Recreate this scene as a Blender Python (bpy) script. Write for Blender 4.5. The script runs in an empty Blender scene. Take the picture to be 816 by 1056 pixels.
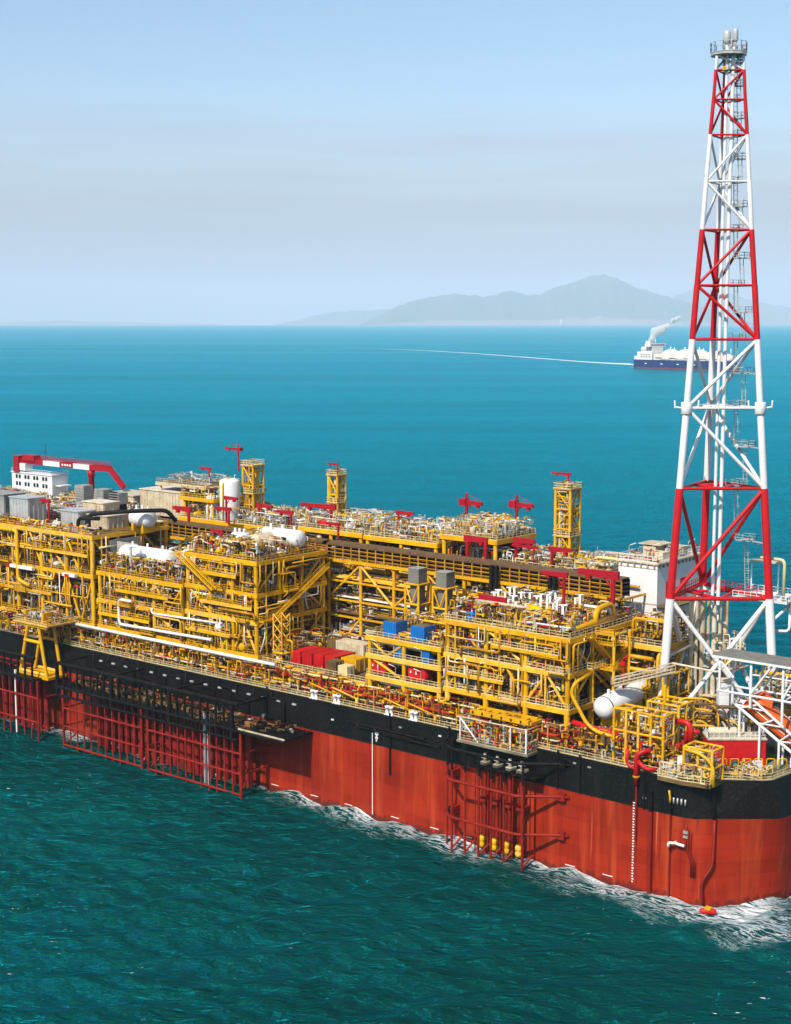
import bpy, bmesh, math, random
import numpy as np
from mathutils import Vector, Matrix

# ---------------------------------------------------------------- camera, sky, sun
SC = bpy.context.scene
COL = SC.collection
F_PX, EYE, HC = 1550.0, 326.5, 105.0
TH = math.atan((528 - EYE) / F_PX)
AZ = math.radians(50.26)
VD = Vector((-math.cos(AZ), math.sin(AZ), 0))      # level view direction
VR = Vector((math.sin(AZ), math.cos(AZ), 0))       # level right
CAM = Vector((134.15, -233.36, HC))
cd = bpy.data.cameras.new('camera'); co = bpy.data.objects.new('camera', cd); COL.objects.link(co)
cd.sensor_fit = 'HORIZONTAL'; cd.sensor_width = 36; cd.lens = F_PX / 816 * 36
cd.clip_start = 1; cd.clip_end = 120000
fw = VD * math.cos(TH) + Vector((0, 0, -math.sin(TH))); up = VD * math.sin(TH) + Vector((0, 0, math.cos(TH)))
m3 = Matrix((VR, up, -fw)).transposed()
co.matrix_world = Matrix.Translation(CAM) @ m3.to_4x4()
SC.camera = co
SUN_EL = math.radians(46); SV = Vector((0.10, -1.0, 0)).normalized()
SUNDIR = Vector((SV.x * math.cos(SUN_EL), SV.y * math.cos(SUN_EL), math.sin(SUN_EL)))
W = bpy.data.worlds.new('World'); SC.world = W; W.use_nodes = True
wn = W.node_tree.nodes; wl = W.node_tree.links
bg = wn['Background']; sky = wn.new('ShaderNodeTexSky'); sky.sky_type = 'NISHITA'
sky.sun_disc = False; sky.sun_elevation = SUN_EL; sky.sun_rotation = math.atan2(SV.x, SV.y)
sky.altitude = 100; sky.air_density = 1.0; sky.dust_density = 1.2; sky.ozone_density = 2.0
tc = wn.new('ShaderNodeTexCoord'); sx = wn.new('ShaderNodeSeparateXYZ'); wl.new(tc.outputs['Generated'], sx.inputs[0])
mpw = wn.new('ShaderNodeMapping'); mpw.inputs['Scale'].default_value = (2.2, 2.2, 26); wl.new(tc.outputs['Generated'], mpw.inputs['Vector'])
nzw = wn.new('ShaderNodeTexNoise'); nzw.inputs['Scale'].default_value = 1.6; nzw.inputs['Detail'].default_value = 4; wl.new(mpw.outputs[0], nzw.inputs['Vector'])
wob = wn.new('ShaderNodeMath'); wob.operation = 'MULTIPLY_ADD'; wob.inputs[1].default_value = 0.10; wl.new(nzw.outputs['Fac'], wob.inputs[0]); wl.new(sx.outputs['Z'], wob.inputs[2])
rgw = wn.new('ShaderNodeMapRange'); rgw.interpolation_type = 'SMOOTHSTEP'; rgw.inputs[1].default_value = 0.205; rgw.inputs[2].default_value = 0.10; rgw.inputs[3].default_value = 0.0; rgw.inputs[4].default_value = 0.86; wl.new(wob.outputs[0], rgw.inputs[0])
mxw = wn.new('ShaderNodeMix'); mxw.data_type = 'RGBA'; wl.new(rgw.outputs[0], mxw.inputs[0]); wl.new(sky.outputs[0], mxw.inputs[6]); mxw.inputs[7].default_value = (2.95, 2.99, 3.55, 1)
wl.new(mxw.outputs[2], bg.inputs[0]); bg.inputs[1].default_value = 0.15
sl = bpy.data.lights.new('sun', 'SUN'); sl.energy = 5.0; sl.angle = math.radians(0.5); sl.color = (1.0, 0.95, 0.87)
so = bpy.data.objects.new('sun', sl); COL.objects.link(so)
so.rotation_euler = SUNDIR.to_track_quat('Z', 'Y').to_euler(); so.location = (0, -100, 300)
SC.view_settings.view_transform = 'Standard'; SC.view_settings.look = 'None'
SC.view_settings.exposure = 0.06; SC.view_settings.gamma = 1.0; SC.view_settings.use_curve_mapping = False
SC.render.engine = 'CYCLES'; SC.cycles.use_denoising = True
SC.cycles.max_bounces = 6; SC.cycles.diffuse_bounces = 1; SC.cycles.glossy_bounces = 3
SC.cycles.transmission_bounces = 4; SC.cycles.volume_bounces = 2; SC.cycles.caustics_reflective = False

# ---------------------------------------------------------------- materials
MAT = {}
def nodes_of(name):
    m = bpy.data.materials.new(name); m.use_nodes = True; MAT[name] = m
    nt = m.node_tree
    return m, nt, nt.nodes, nt.links, nt.nodes['Principled BSDF']
def paint(name, col, rough=0.45, wear=0.25, scale=0.6, col2=None, metal=0.0, streak=False, bump=0.0, spec=0.25, grime=0.0, gcol=(0.13, 0.05, 0.015), vary=0.0, vsat=0.82):
    m, nt, n, l, b = nodes_of(name)
    g = n.new('ShaderNodeNewGeometry'); mp = n.new('ShaderNodeMapping')
    mp.inputs['Scale'].default_value = (1, 1, 0.14) if streak else (1, 1, 1)
    l.new(g.outputs['Position'], mp.inputs['Vector'])
    t = n.new('ShaderNodeTexNoise'); t.inputs['Scale'].default_value = scale; t.inputs['Detail'].default_value = 5
    l.new(mp.outputs[0], t.inputs['Vector'])
    r = n.new('ShaderNodeValToRGB')
    r.color_ramp.elements[0].position = 0.35; r.color_ramp.elements[1].position = 0.72
    c2 = col2 or tuple(c * (1 - wear) for c in col)
    r.color_ramp.elements[0].color = (*col, 1); r.color_ramp.elements[1].color = (*c2, 1)
    l.new(t.outputs['Fac'], r.inputs['Fac']); l.new(r.outputs['Color'], b.inputs['Base Color'])
    src = r.outputs['Color']
    if vary:
        oi = n.new('ShaderNodeObjectInfo'); hv = n.new('ShaderNodeHueSaturation'); mv = n.new('ShaderNodeMapRange'); mv.inputs[3].default_value = 1 - vary; mv.inputs[4].default_value = 1.06; l.new(oi.outputs['Random'], mv.inputs[0]); l.new(mv.outputs[0], hv.inputs['Value'])
        ms2 = n.new('ShaderNodeMapRange'); ms2.inputs[1].default_value = 0.75; ms2.inputs[3].default_value = 1.0; ms2.inputs[4].default_value = vsat; l.new(oi.outputs['Random'], ms2.inputs[0]); l.new(ms2.outputs[0], hv.inputs['Saturation'])
        l.new(src, hv.inputs['Color']); src = hv.outputs['Color']; l.new(src, b.inputs['Base Color'])
    if grime:
        t2 = n.new('ShaderNodeTexNoise'); t2.inputs['Scale'].default_value = 1.7; t2.inputs['Detail'].default_value = 6; t2.inputs['Roughness'].default_value = 0.7; l.new(g.outputs['Position'], t2.inputs['Vector'])
        r2 = n.new('ShaderNodeValToRGB'); r2.color_ramp.elements[0].position = 0.52; r2.color_ramp.elements[0].color = (0, 0, 0, 1); r2.color_ramp.elements[1].position = 0.74; r2.color_ramp.elements[1].color = (grime,) * 3 + (1,)
        l.new(t2.outputs['Fac'], r2.inputs['Fac']); mg_ = n.new('ShaderNodeMix'); mg_.data_type = 'RGBA'; l.new(r2.outputs['Color'], mg_.inputs[0]); l.new(src, mg_.inputs[6]); mg_.inputs[7].default_value = (*gcol, 1)
        l.new(mg_.outputs[2], b.inputs['Base Color'])
    b.inputs['Roughness'].default_value = rough; b.inputs['Metallic'].default_value = metal; b.inputs['Specular IOR Level'].default_value = spec
    if bump:
        bp = n.new('ShaderNodeBump'); bp.inputs['Strength'].default_value = bump; bp.inputs['Distance'].default_value = 0.1
        l.new(t.outputs['Fac'], bp.inputs['Height']); l.new(bp.outputs[0], b.inputs['Normal'])
    return m
paint('yellow', (0.92, 0.48, 0.003), 0.4, 0.3, 0.35, (0.72, 0.33, 0.003), grime=0.55, vary=0.24, vsat=0.92)
paint('gold', (0.74, 0.34, 0.004), 0.5, 0.3, 0.5, (0.40, 0.17, 0.01), grime=0.8, vary=0.30, vsat=0.9)
paint('pale', (0.80, 0.63, 0.30), 0.5, 0.2)
paint('cream', (0.76, 0.64, 0.44), 0.5, 0.25, 0.5, (0.55, 0.42, 0.24), grime=0.7, vary=0.3)
paint('white', (0.82, 0.81, 0.77), 0.4, 0.12, 0.3, grime=0.35, gcol=(0.45, 0.38, 0.28))
paint('silver', (0.62, 0.60, 0.55), 0.35, 0.3, 0.5, metal=0.3)
paint('grey', (0.34, 0.33, 0.29), 0.6, 0.3)
paint('stone', (0.21, 0.20, 0.165), 0.7, 0.3)
paint('rust', (0.30, 0.13, 0.04), 0.7, 0.4)
paint('brown', (0.17, 0.095, 0.04), 0.7, 0.4)
paint('dark', (0.012, 0.011, 0.010), 0.6, 0.3, spec=0.15)
paint('deck', (0.24, 0.23, 0.15), 0.8, 0.4, 0.25, (0.12, 0.10, 0.06))
paint('grating', (0.20, 0.125, 0.04), 0.8, 0.4, 0.4, (0.08, 0.05, 0.02))
paint('red', (0.62, 0.012, 0.014), 0.4, 0.25, grime=0.4, gcol=(0.2, 0.02, 0.01), vary=0.25, vsat=1.0)
paint('fire_red', (0.46, 0.022, 0.008), 0.5, 0.3, grime=0.5)
paint('crane_red', (0.40, 0.006, 0.016), 0.4, 0.25)
paint('tower_red', (0.60, 0.007, 0.012), 0.4, 0.2, 0.4, (0.46, 0.008, 0.010), grime=0.45, gcol=(0.25, 0.03, 0.02))
paint('blue', (0.01, 0.17, 0.52), 0.4, 0.2)
paint('orange', (0.80, 0.12, 0.012), 0.35, 0.15)
paint('guard_red', (0.30, 0.018, 0.008), 0.5, 0.4, 0.4, (0.16, 0.011, 0.006), spec=0.15)
paint('hullblack', (0.0035, 0.0035, 0.0038), 0.5, 0.3, 0.5, (0.010, 0.009, 0.008), streak=True, spec=0.12, grime=0.8, gcol=(0.040, 0.030, 0.022))
paint('tankerblue', (0.003, 0.032, 0.14), 0.4, 0.2, 0.05)
paint('tankercream', (0.80, 0.72, 0.60), 0.5, 0.15, 0.05)
paint('glass_dark', (0.02, 0.025, 0.03), 0.15, 0.1)
paint('green', (0.03, 0.12, 0.06), 0.5, 0.2)
# hull red: weathered, vertical streaks, weld seams
m, nt, n, l, b = nodes_of('hullred')
g = n.new('ShaderNodeNewGeometry')
def nz(scale, vscale, det=5):
    mp = n.new('ShaderNodeMapping'); mp.inputs['Scale'].default_value = vscale
    l.new(g.outputs['Position'], mp.inputs['Vector'])
    t = n.new('ShaderNodeTexNoise'); t.inputs['Scale'].default_value = scale; t.inputs['Detail'].default_value = det
    l.new(mp.outputs[0], t.inputs['Vector']); return t
t1 = nz(0.35, (1, 1, 0.08)); t2 = nz(0.09, (1, 1, 1.6)); t3 = nz(1.2, (1, 1, 0.05), 3)
def ramp(src, p0, c0, p1, c1):
    r = n.new('ShaderNodeValToRGB'); e = r.color_ramp.elements
    e[0].position = p0; e[0].color = (*c0, 1); e[1].position = p1; e[1].color = (*c1, 1)
    l.new(src, r.inputs['Fac']); return r.outputs['Color']
def mix(f, a, bb, mode='MIX'):
    x = n.new('ShaderNodeMix'); x.data_type = 'RGBA'; x.blend_type = mode
    if isinstance(f, float): x.inputs[0].default_value = f
    else: l.new(f, x.inputs[0])
    for s, v in ((6, a), (7, bb)):
        if isinstance(v, tuple): x.inputs[s].default_value = (*v, 1)
        else: l.new(v, x.inputs[s])
    return x.outputs[2]
base = ramp(t2.outputs['Fac'], 0.3, (0.37, 0.025, 0.005), 0.7, (0.25, 0.014, 0.003))
cxz = n.new('ShaderNodeCombineXYZ'); sp0 = n.new('ShaderNodeSeparateXYZ'); l.new(g.outputs['Position'], sp0.inputs[0]); l.new(sp0.outputs['X'], cxz.inputs['X']); l.new(sp0.outputs['Z'], cxz.inputs['Y'])
bk = n.new('ShaderNodeTexBrick'); l.new(cxz.outputs[0], bk.inputs['Vector']); bk.inputs['Scale'].default_value = 1.0; bk.inputs['Brick Width'].default_value = 11.5; bk.inputs['Row Height'].default_value = 2.6; bk.inputs['Mortar Size'].default_value = 0.05; bk.inputs['Bias'].default_value = 0.0
bk.inputs['Color1'].default_value = (1.12, 1.12, 1.12, 1); bk.inputs['Color2'].default_value = (0.82, 0.82, 0.82, 1); bk.inputs['Mortar'].default_value = (0.62, 0.62, 0.62, 1)
base = mix(0.75, base, bk.outputs['Color'], 'MULTIPLY')
f1 = ramp(t1.outputs['Fac'], 0.50, (0, 0, 0), 0.74, (0.8, 0.8, 0.8))
base = mix(f1, base, (0.50, 0.070, 0.018))
f2 = ramp(t3.outputs['Fac'], 0.53, (0, 0, 0), 0.72, (0.7, 0.7, 0.7))
base = mix(f2, base, (0.17, 0.010, 0.004))
t4 = nz(0.8, (1, 1, 0.6), 6); zz4 = n.new('ShaderNodeMath'); zz4.operation = 'MULTIPLY_ADD'; l.new(sp0.outputs['Z'], zz4.inputs[0]); zz4.inputs[1].default_value = -0.22; l.new(t4.outputs['Fac'], zz4.inputs[2])
f4 = ramp(zz4.outputs[0], 0.28, (0, 0, 0), 0.46, (0.8, 0.8, 0.8)); base = mix(f4, base, (0.10, 0.014, 0.008))
t5 = nz(0.5, (1.6, 1.6, 0.04), 4); f5 = ramp(t5.outputs['Fac'], 0.66, (0, 0, 0), 0.74, (0.6, 0.6, 0.6)); base = mix(f5, base, (0.62, 0.16, 0.07))
sep = n.new('ShaderNodeSeparateXYZ'); l.new(g.outputs['Position'], sep.inputs[0])
def seam(sock, period, width):
    a = n.new('ShaderNodeMath'); a.operation = 'PINGPONG'; a.inputs[1].default_value = period / 2; l.new(sock, a.inputs[0])
    c = n.new('ShaderNodeMath'); c.operation = 'LESS_THAN'; c.inputs[1].default_value = width; l.new(a.outputs[0], c.inputs[0]); return c.outputs[0]
s1 = seam(sep.outputs['X'], 11.5, 0.06); s2 = seam(sep.outputs['Z'], 2.6, 0.05)
mx = n.new('ShaderNodeMath'); mx.operation = 'MAXIMUM'; l.new(s1, mx.inputs[0]); l.new(s2, mx.inputs[1])
bp = n.new('ShaderNodeBump'); bp.inputs['Strength'].default_value = 0.6; bp.inputs['Distance'].default_value = 0.05
l.new(mx.outputs[0], bp.inputs['Height']); l.new(bp.outputs[0], b.inputs['Normal'])
l.new(base, b.inputs['Base Color']); b.inputs['Roughness'].default_value = 0.45; b.inputs['Specular IOR Level'].default_value = 0.15
# waterline growth (lower strip of the hull is dirtier)
# sea
def build_sea_material():
    m, nt, n, l, b = nodes_of('sea')
    g = n.new('ShaderNodeNewGeometry')
    sep = n.new('ShaderNodeSeparateXYZ'); l.new(g.outputs['Position'], sep.inputs[0])
    def math_(op, a, c=None, d=None, clamp=False):
        x = n.new('ShaderNodeMath'); x.operation = op; x.use_clamp = clamp
        for i, v in enumerate((a, c, d)):
            if v is None: continue
            if isinstance(v, (int, float)): x.inputs[i].default_value = v
            else: l.new(v, x.inputs[i])
        return x.outputs[0]
    def noise(scale, vs, det=4, rough=0.55, rz=0.0):
        mp = n.new('ShaderNodeMapping'); mp.vector_type = 'TEXTURE'; mp.inputs['Scale'].default_value = tuple(1 / q for q in vs); mp.inputs['Rotation'].default_value = (0, 0, rz)
        l.new(g.outputs['Position'], mp.inputs['Vector'])
        t = n.new('ShaderNodeTexNoise'); t.inputs['Scale'].default_value = scale; t.inputs['Detail'].default_value = det
        t.inputs['Roughness'].default_value = rough
        l.new(mp.outputs[0], t.inputs['Vector']); return t.outputs['Fac']
    def sstep(v, a, c):
        r = n.new('ShaderNodeMapRange'); r.interpolation_type = 'SMOOTHSTEP'
        r.inputs[1].default_value = a; r.inputs[2].default_value = c; l.new(v, r.inputs[0]); return r.outputs[0]
    X, Y = sep.outputs['X'], sep.outputs['Y']
    # foam along the hull
    ax = math_('MAXIMUM', math_('SUBTRACT', X, 20.0), 0.0)
    dy = math_('MAXIMUM', math_('MAXIMUM', math_('MULTIPLY', Y, -1.0), math_('SUBTRACT', Y, 60.0)), 0.0)
    ddist = math_('SQRT', math_('ADD', math_('MULTIPLY', ax, ax), math_('MULTIPLY', dy, dy)))
    # the hull strip grows wider towards the blunt end
    width = math_('ADD', 7.0, math_('MULTIPLY', sstep(X, -115, -30), 10.0))
    near = math_('SUBTRACT', 1.0, math_('DIVIDE', ddist, width), clamp=True)
    wisp = noise(0.85, (0.30, 1.25, 1), 8, 0.66, 0.10)
    wisp2 = noise(0.09, (0.6, 1.3, 1), 3, 0.5)
    ridge = math_('SUBTRACT', 1.0, math_('MULTIPLY', math_('ABSOLUTE', math_('SUBTRACT', wisp, 0.5)), math_('SUBTRACT', 30.0, math_('MULTIPLY', near, 20.0))), clamp=True)
    thr = math_('ADD', math_('MULTIPLY', near, 1.05), math_('MULTIPLY', math_('SUBTRACT', wisp2, 0.56), 2.6))
    foam = math_('MULTIPLY', math_('POWER', ridge, 1.3), sstep(thr, 0.15, 0.95))
    foam = math_('MULTIPLY', foam, sstep(near, 0.0, 0.22))
    solid = math_('MULTIPLY', sstep(near, 0.92, 1.0), sstep(math_('ADD', wisp, math_('MULTIPLY', wisp2, 0.7)), 0.78, 0.95))
    foam = math_('MAXIMUM', foam, solid)
    # scattered whitecaps
    cap = math_('MULTIPLY', sstep(noise(1.25, (0.32, 1.5, 1), 3, 0.55, 0.69), 0.715, 0.74), sstep(noise(0.035, (1, 1, 1), 2), 0.52, 0.60))
    foam = math_('MAXIMUM', foam, cap, clamp=True)
    # body colour: large patches of slightly different depth
    pt = noise(0.014, (0.45, 1.5, 1), 4, 0.55, 0.6)
    r = n.new('ShaderNodeValToRGB'); e = r.color_ramp.elements
    e[0].position = 0.3; e[0].color = (0.0002, 0.026, 0.019, 1); e[1].position = 0.70; e[1].color = (0.0002, 0.050, 0.046, 1)
    l.new(pt, r.inputs['Fac'])
    def ridged(v): return math_('SUBTRACT', 1.0, math_('MULTIPLY', math_('ABSOLUTE', math_('SUBTRACT', v, 0.5)), 2.0))
    h1 = ridged(noise(0.62, (0.42, 1.2, 1), 4, 0.5, 0.69)); h2 = noise(0.16, (0.5, 1.4, 1), 3, 0.5, 0.55); h3 = noise(2.0, (0.5, 1.4, 1), 4, 0.6, 0.8)
    hh = math_('ADD', math_('ADD', math_('MULTIPLY', h1, 0.95), math_('MULTIPLY', h2, 2.0)), math_('MULTIPLY', h3, 0.34))
    hh = math_('ADD', hh, math_('MULTIPLY', noise(0.035, (0.35, 1.2, 1), 3, 0.55, 0.69), 4.5))
    hh = math_('ADD', hh, math_('MULTIPLY', foam, 0.12))
    bp = n.new('ShaderNodeBump'); bp.inputs['Strength'].default_value = 1.0; bp.inputs['Distance'].default_value = 0.82
    l.new(hh, bp.inputs['Height'])
    x = n.new('ShaderNodeMix'); x.data_type = 'RGBA'; l.new(foam, x.inputs[0]); l.new(r.outputs['Color'], x.inputs[6]); x.inputs[7].default_value = (0.86, 0.88, 0.86, 1)
    df = n.new('ShaderNodeBsdfDiffuse'); l.new(x.outputs[2], df.inputs['Color']); l.new(bp.outputs[0], df.inputs['Normal'])
    gl = n.new('ShaderNodeBsdfGlossy'); gl.inputs['Color'].default_value = (0.003, 0.84, 0.94, 1); gl.inputs['Roughness'].default_value = 0.2; l.new(bp.outputs[0], gl.inputs['Normal'])
    fr = n.new('ShaderNodeFresnel'); fr.inputs['IOR'].default_value = 1.33; l.new(bp.outputs[0], fr.inputs['Normal'])
    lw = n.new('ShaderNodeLayerWeight'); lw.inputs['Blend'].default_value = 0.5
    graze = math_('POWER', lw.outputs['Facing'], 6.0)
    k = math_('MULTIPLY', math_('MINIMUM', math_('ADD', math_('MULTIPLY', fr.outputs[0], 1.1), math_('MULTIPLY', graze, 0.5)), 0.90), math_('SUBTRACT', 1.0, foam))
    wind = math_('ADD', 0.62, math_('MULTIPLY', math_('ADD', noise(0.0028, (0.22, 1.3, 1), 5, 0.6, 0.69), math_('MULTIPLY', noise(0.02, (0.25, 1.3, 1), 4, 0.6, 0.69), 0.5)), 0.5))
    k = math_('MULTIPLY', k, wind)
    ms = n.new('ShaderNodeMixShader'); l.new(k, ms.inputs[0]); l.new(df.outputs[0], ms.inputs[1]); l.new(gl.outputs[0], ms.inputs[2])
    n.remove(b); l.new(ms.outputs[0], n['Material Output'].inputs['Surface'])
build_sea_material()

# ---------------------------------------------------------------- helpers
ORG = {}
def org(p): return ORG.get(p.name, Vector((0, 0, 0))) if p else Vector((0, 0, 0))
def link(o, parent=None):
    COL.objects.link(o)
    if parent: o.parent = parent
    return o
def tag(o, label, cat, group=None):
    o['label'] = label; o['category'] = cat
    if group: o['group'] = group
    return o
def thing(name, label, cat, loc, group=None):
    o = bpy.data.objects.new(name, None); o.location = loc; o.empty_display_size = 0.5
    link(o); tag(o, label, cat, group); ORG[o.name] = Vector(loc); return o
def mesh_from(name, verts, faces, mats, fmat=None, smooth=None):
    me = bpy.data.meshes.new(name); me.from_pydata([tuple(v) for v in verts], [], faces)
    for mm in mats: me.materials.append(MAT[mm])
    if fmat is not None: me.polygons.foreach_set('material_index', np.array(fmat, dtype=np.int32))
    if smooth is not None: me.polygons.foreach_set('use_smooth', np.array(smooth, dtype=bool))
    me.update(); return me
class MB:
    """collects simple shapes (world coordinates) into one mesh"""
    def __init__(s): s.v = []; s.f = []; s.m = []; s.s = []; s.mats = []
    def mi(s, mat):
        if mat not in s.mats: s.mats.append(mat)
        return s.mats.index(mat)
    def add(s, vs, fs, mat, smooth=False):
        k = len(s.v); i = s.mi(mat)
        s.v += [Vector(v) for v in vs]; s.f += [tuple(q + k for q in f) for f in fs]; s.m += [i] * len(fs)
        s.s += smooth if isinstance(smooth, list) else [smooth] * len(fs)
    def box(s, a, b, mat):
        x0, y0, z0 = a; x1, y1, z1 = b
        s.add([(x0,y0,z0),(x1,y0,z0),(x1,y1,z0),(x0,y1,z0),(x0,y0,z1),(x1,y0,z1),(x1,y1,z1),(x0,y1,z1)],
              [(3,2,1,0),(4,5,6,7),(0,1,5,4),(1,2,6,5),(2,3,7,6),(3,0,4,7)], mat)
    def bar(s, p, q, r, mat, n=4, r2=None):
        p = Vector(p); q = Vector(q); d = q - p
        if d.length < 1e-6: return
        d.normalize(); a = Vector((0, 0, 1)) if abs(d.z) < 0.95 else Vector((1, 0, 0))
        u = d.cross(a).normalized(); w = u.cross(d); r2 = r if r2 is None else r2
        vs = []
        for c, rr in ((p, r), (q, r2)):
            for i in range(n):
                t = 2 * math.pi * (i + 0.5) / n; vs.append(c + (u * math.cos(t) + w * math.sin(t)) * rr)
        fs = [(i, (i + 1) % n, n + (i + 1) % n, n + i) for i in range(n)] + [tuple(range(n - 1, -1, -1)), tuple(range(n, 2 * n))]
        s.add(vs, fs, mat, [n > 5] * n + [False] * 2)
    def lathe(s, p, q, prof, mat, n=14):
        """prof: list of (t along p->q in metres, radius)"""
        p = Vector(p); d = (Vector(q) - p).normalized(); a = Vector((0, 0, 1)) if abs(d.z) < 0.95 else Vector((1, 0, 0))
        u = d.cross(a).normalized(); w = u.cross(d); vs = []; fs = []
        for t, r in prof:
            for i in range(n):
                an = 2 * math.pi * i / n; vs.append(p + d * t + (u * math.cos(an) + w * math.sin(an)) * max(r, 0.001))
        for k in range(len(prof) - 1):
            for i in range(n): fs.append((k*n+i, k*n+(i+1)%n, (k+1)*n+(i+1)%n, (k+1)*n+i))
        fs += [tuple(range(n - 1, -1, -1)), tuple(range((len(prof)-1)*n, len(prof)*n))]
        s.add(vs, fs, mat, [True] * (len(fs) - 2) + [False] * 2)
    def tube(s, pts, r, mat, n=7, bend=None):
        pts = [Vector(p) for p in pts]; path = [pts[0]]
        bend = bend if bend is not None else r * 3
        for i in range(1, len(pts) - 1):
            a, c, e = pts[i-1], pts[i], pts[i+1]
            k = min(bend, (a - c).length * 0.45, (e - c).length * 0.45)
            p0 = c + (a - c).normalized() * k; p1 = c + (e - c).normalized() * k
            for t in (0, 0.33, 0.67, 1): path.append(p0 * (1-t)**2 + c * 2*t*(1-t) + p1 * t*t)
        path.append(pts[-1]); vs = []; fs = []; u = None
        for i, p in enumerate(path):
            d = (path[min(i+1, len(path)-1)] - path[max(i-1, 0)])
            d = d.normalized() if d.length > 1e-9 else Vector((0, 0, 1))
            if u is None:
                a = Vector((0, 0, 1)) if abs(d.z) < 0.95 else Vector((1, 0, 0)); u = d.cross(a).normalized()
            else:
                u = (u - d * u.dot(d)); u = u.normalized() if u.length > 1e-6 else d.orthogonal().normalized()
            w = d.cross(u)
            for j in range(n):
                t = 2 * math.pi * j / n; vs.append(p + (u * math.cos(t) + w * math.sin(t)) * r)
        for i in range(len(path) - 1):
            for j in range(n): fs.append((i*n+j, i*n+(j+1)%n, (i+1)*n+(j+1)%n, (i+1)*n+j))
        fs += [tuple(range(n-1, -1, -1)), tuple(range((len(path)-1)*n, len(path)*n))]
        s.add(vs, fs, mat, [True] * (len(fs) - 2) + [False] * 2)
    def rail(s, pts, mat, h=1.15, gap=1.5, r=0.06):
        for a, b in zip(pts, pts[1:]):
            a = Vector(a); b = Vector(b); L = (b - a).length; k = max(1, int(L / gap))
            for i in range(k + 1):
                c = a.lerp(b, i / k); s.bar(c, c + Vector((0, 0, h)), r, mat)
            for hh in (h, h * 0.52): s.bar(a + Vector((0,0,hh)), b + Vector((0,0,hh)), r, mat)
            s.bar(a + Vector((0,0,0.08)), b + Vector((0,0,0.08)), r * 1.6, mat)
    def obj(s, name, parent=None, origin=None):
        o0 = Vector(origin) if origin is not None else org(parent)
        me = mesh_from(name, [v - o0 for v in s.v], s.f, s.mats, s.m, s.s)
        o = bpy.data.objects.new(name, me); link(o, parent)
        if parent is None: o.location = o0
        ORG[o.name] = o0
        return o
UNIT = {}
def unit(kind, mat):
    k = (kind, mat)
    if k not in UNIT:
        b = MB()
        if kind == 'box': b.box((-.5, -.5, -.5), (.5, .5, .5), mat)
        elif kind == 'bar4': b.bar((0,0,0), (0,0,1), 1, mat, 4)
        else: b.bar((0,0,0), (0,0,1), 1, mat, int(kind[3:]))
        UNIT[k] = mesh_from(kind + '_' + mat, b.v, b.f, b.mats, b.m, b.s)
    return UNIT[k]
def bar(name, p, q, r, mat, parent, n=10):
    p = Vector(p); q = Vector(q); d = q - p
    o = bpy.data.objects.new(name, unit('cyl%d' % n if n != 4 else 'bar4', mat)); link(o, parent)
    M = Matrix.Translation(p - org(parent)) @ d.to_track_quat('Z', 'Y').to_matrix().to_4x4() @ Matrix.Diagonal((r, r, d.length, 1))
    o.matrix_local = M; return o
def box(name, a, b, mat, parent):
    a = Vector(a); b = Vector(b); o = bpy.data.objects.new(name, unit('box', mat)); link(o, parent)
    o.location = (a + b) / 2 - org(parent); o.scale = [abs(q) for q in (b - a)]; return o
def pipe(name, pts, r, mat, parent, n=8, bend=None):
    b = MB(); b.tube(pts, r, mat, n, bend); return b.obj(name, parent)
def dome_prof(L, r, k=0.5, steps=5):
    h = r * k; pr = [(h * (1 - math.cos(math.pi/2*i/steps)), r * math.sin(math.pi/2*i/steps)) for i in range(steps + 1)]
    return pr + [(L - t, q) for t, q in reversed(pr)]
def lamp_mesh():
    if 'lamp' not in UNIT:
        b = MB(); b.bar((0,0,0), (0,0,2.7), .07, 'cream'); b.bar((0,0,2.7), (0.5,0,3.0), .06, 'cream'); b.bar((0.3,0,2.85), (1.5,0,3.35), .10, 'white')
        UNIT['lamp'] = mesh_from('floodlight', b.v, b.f, b.mats, b.m, b.s)
    return UNIT['lamp']
def floodlight(p, rz, parent):
    o = bpy.data.objects.new('floodlight', lamp_mesh()); link(o, parent)
    o.location = Vector(p) - org(parent); o.rotation_euler = (0, 0, rz); return o

# ---------------------------------------------------------------- random plant piping
def fittings(parent, x0, x1, y0, y1, z0, z1, count, rng, pal, name='small_bore_piping'):
    """the mass of thin tubing, valves and brackets: real tubes in one part"""
    b = MB()
    for _ in range(count):
        p = Vector((rng.uniform(x0, x1), rng.uniform(y0, y1), rng.uniform(z0, z1)))
        mat = rng.choice(pal); r = rng.choice((0.05, 0.07, 0.09, 0.13, 0.18)); ax = rng.randrange(3)
        for k in range(rng.randint(2, 5)):
            q = p.copy(); L = rng.uniform(0.5, 2.6) * rng.choice((-1, 1)); q[ax] += L
            q.x = min(max(q.x, x0), x1); q.y = min(max(q.y, y0), y1); q.z = min(max(q.z, z0), z1)
            b.bar(p, q, r, mat); p = q; ax = (ax + rng.choice((1, 2))) % 3
        if rng.random() < 0.35:
            s = rng.uniform(0.12, 0.32); m2 = rng.choice(pal + ['gold', 'silver', 'rust'])
            b.box(p - Vector((s, s, s)), p + Vector((s, s, s * 1.4)), m2)
    o = b.obj(name, parent); o['kind'] = 'stuff'; return o
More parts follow.
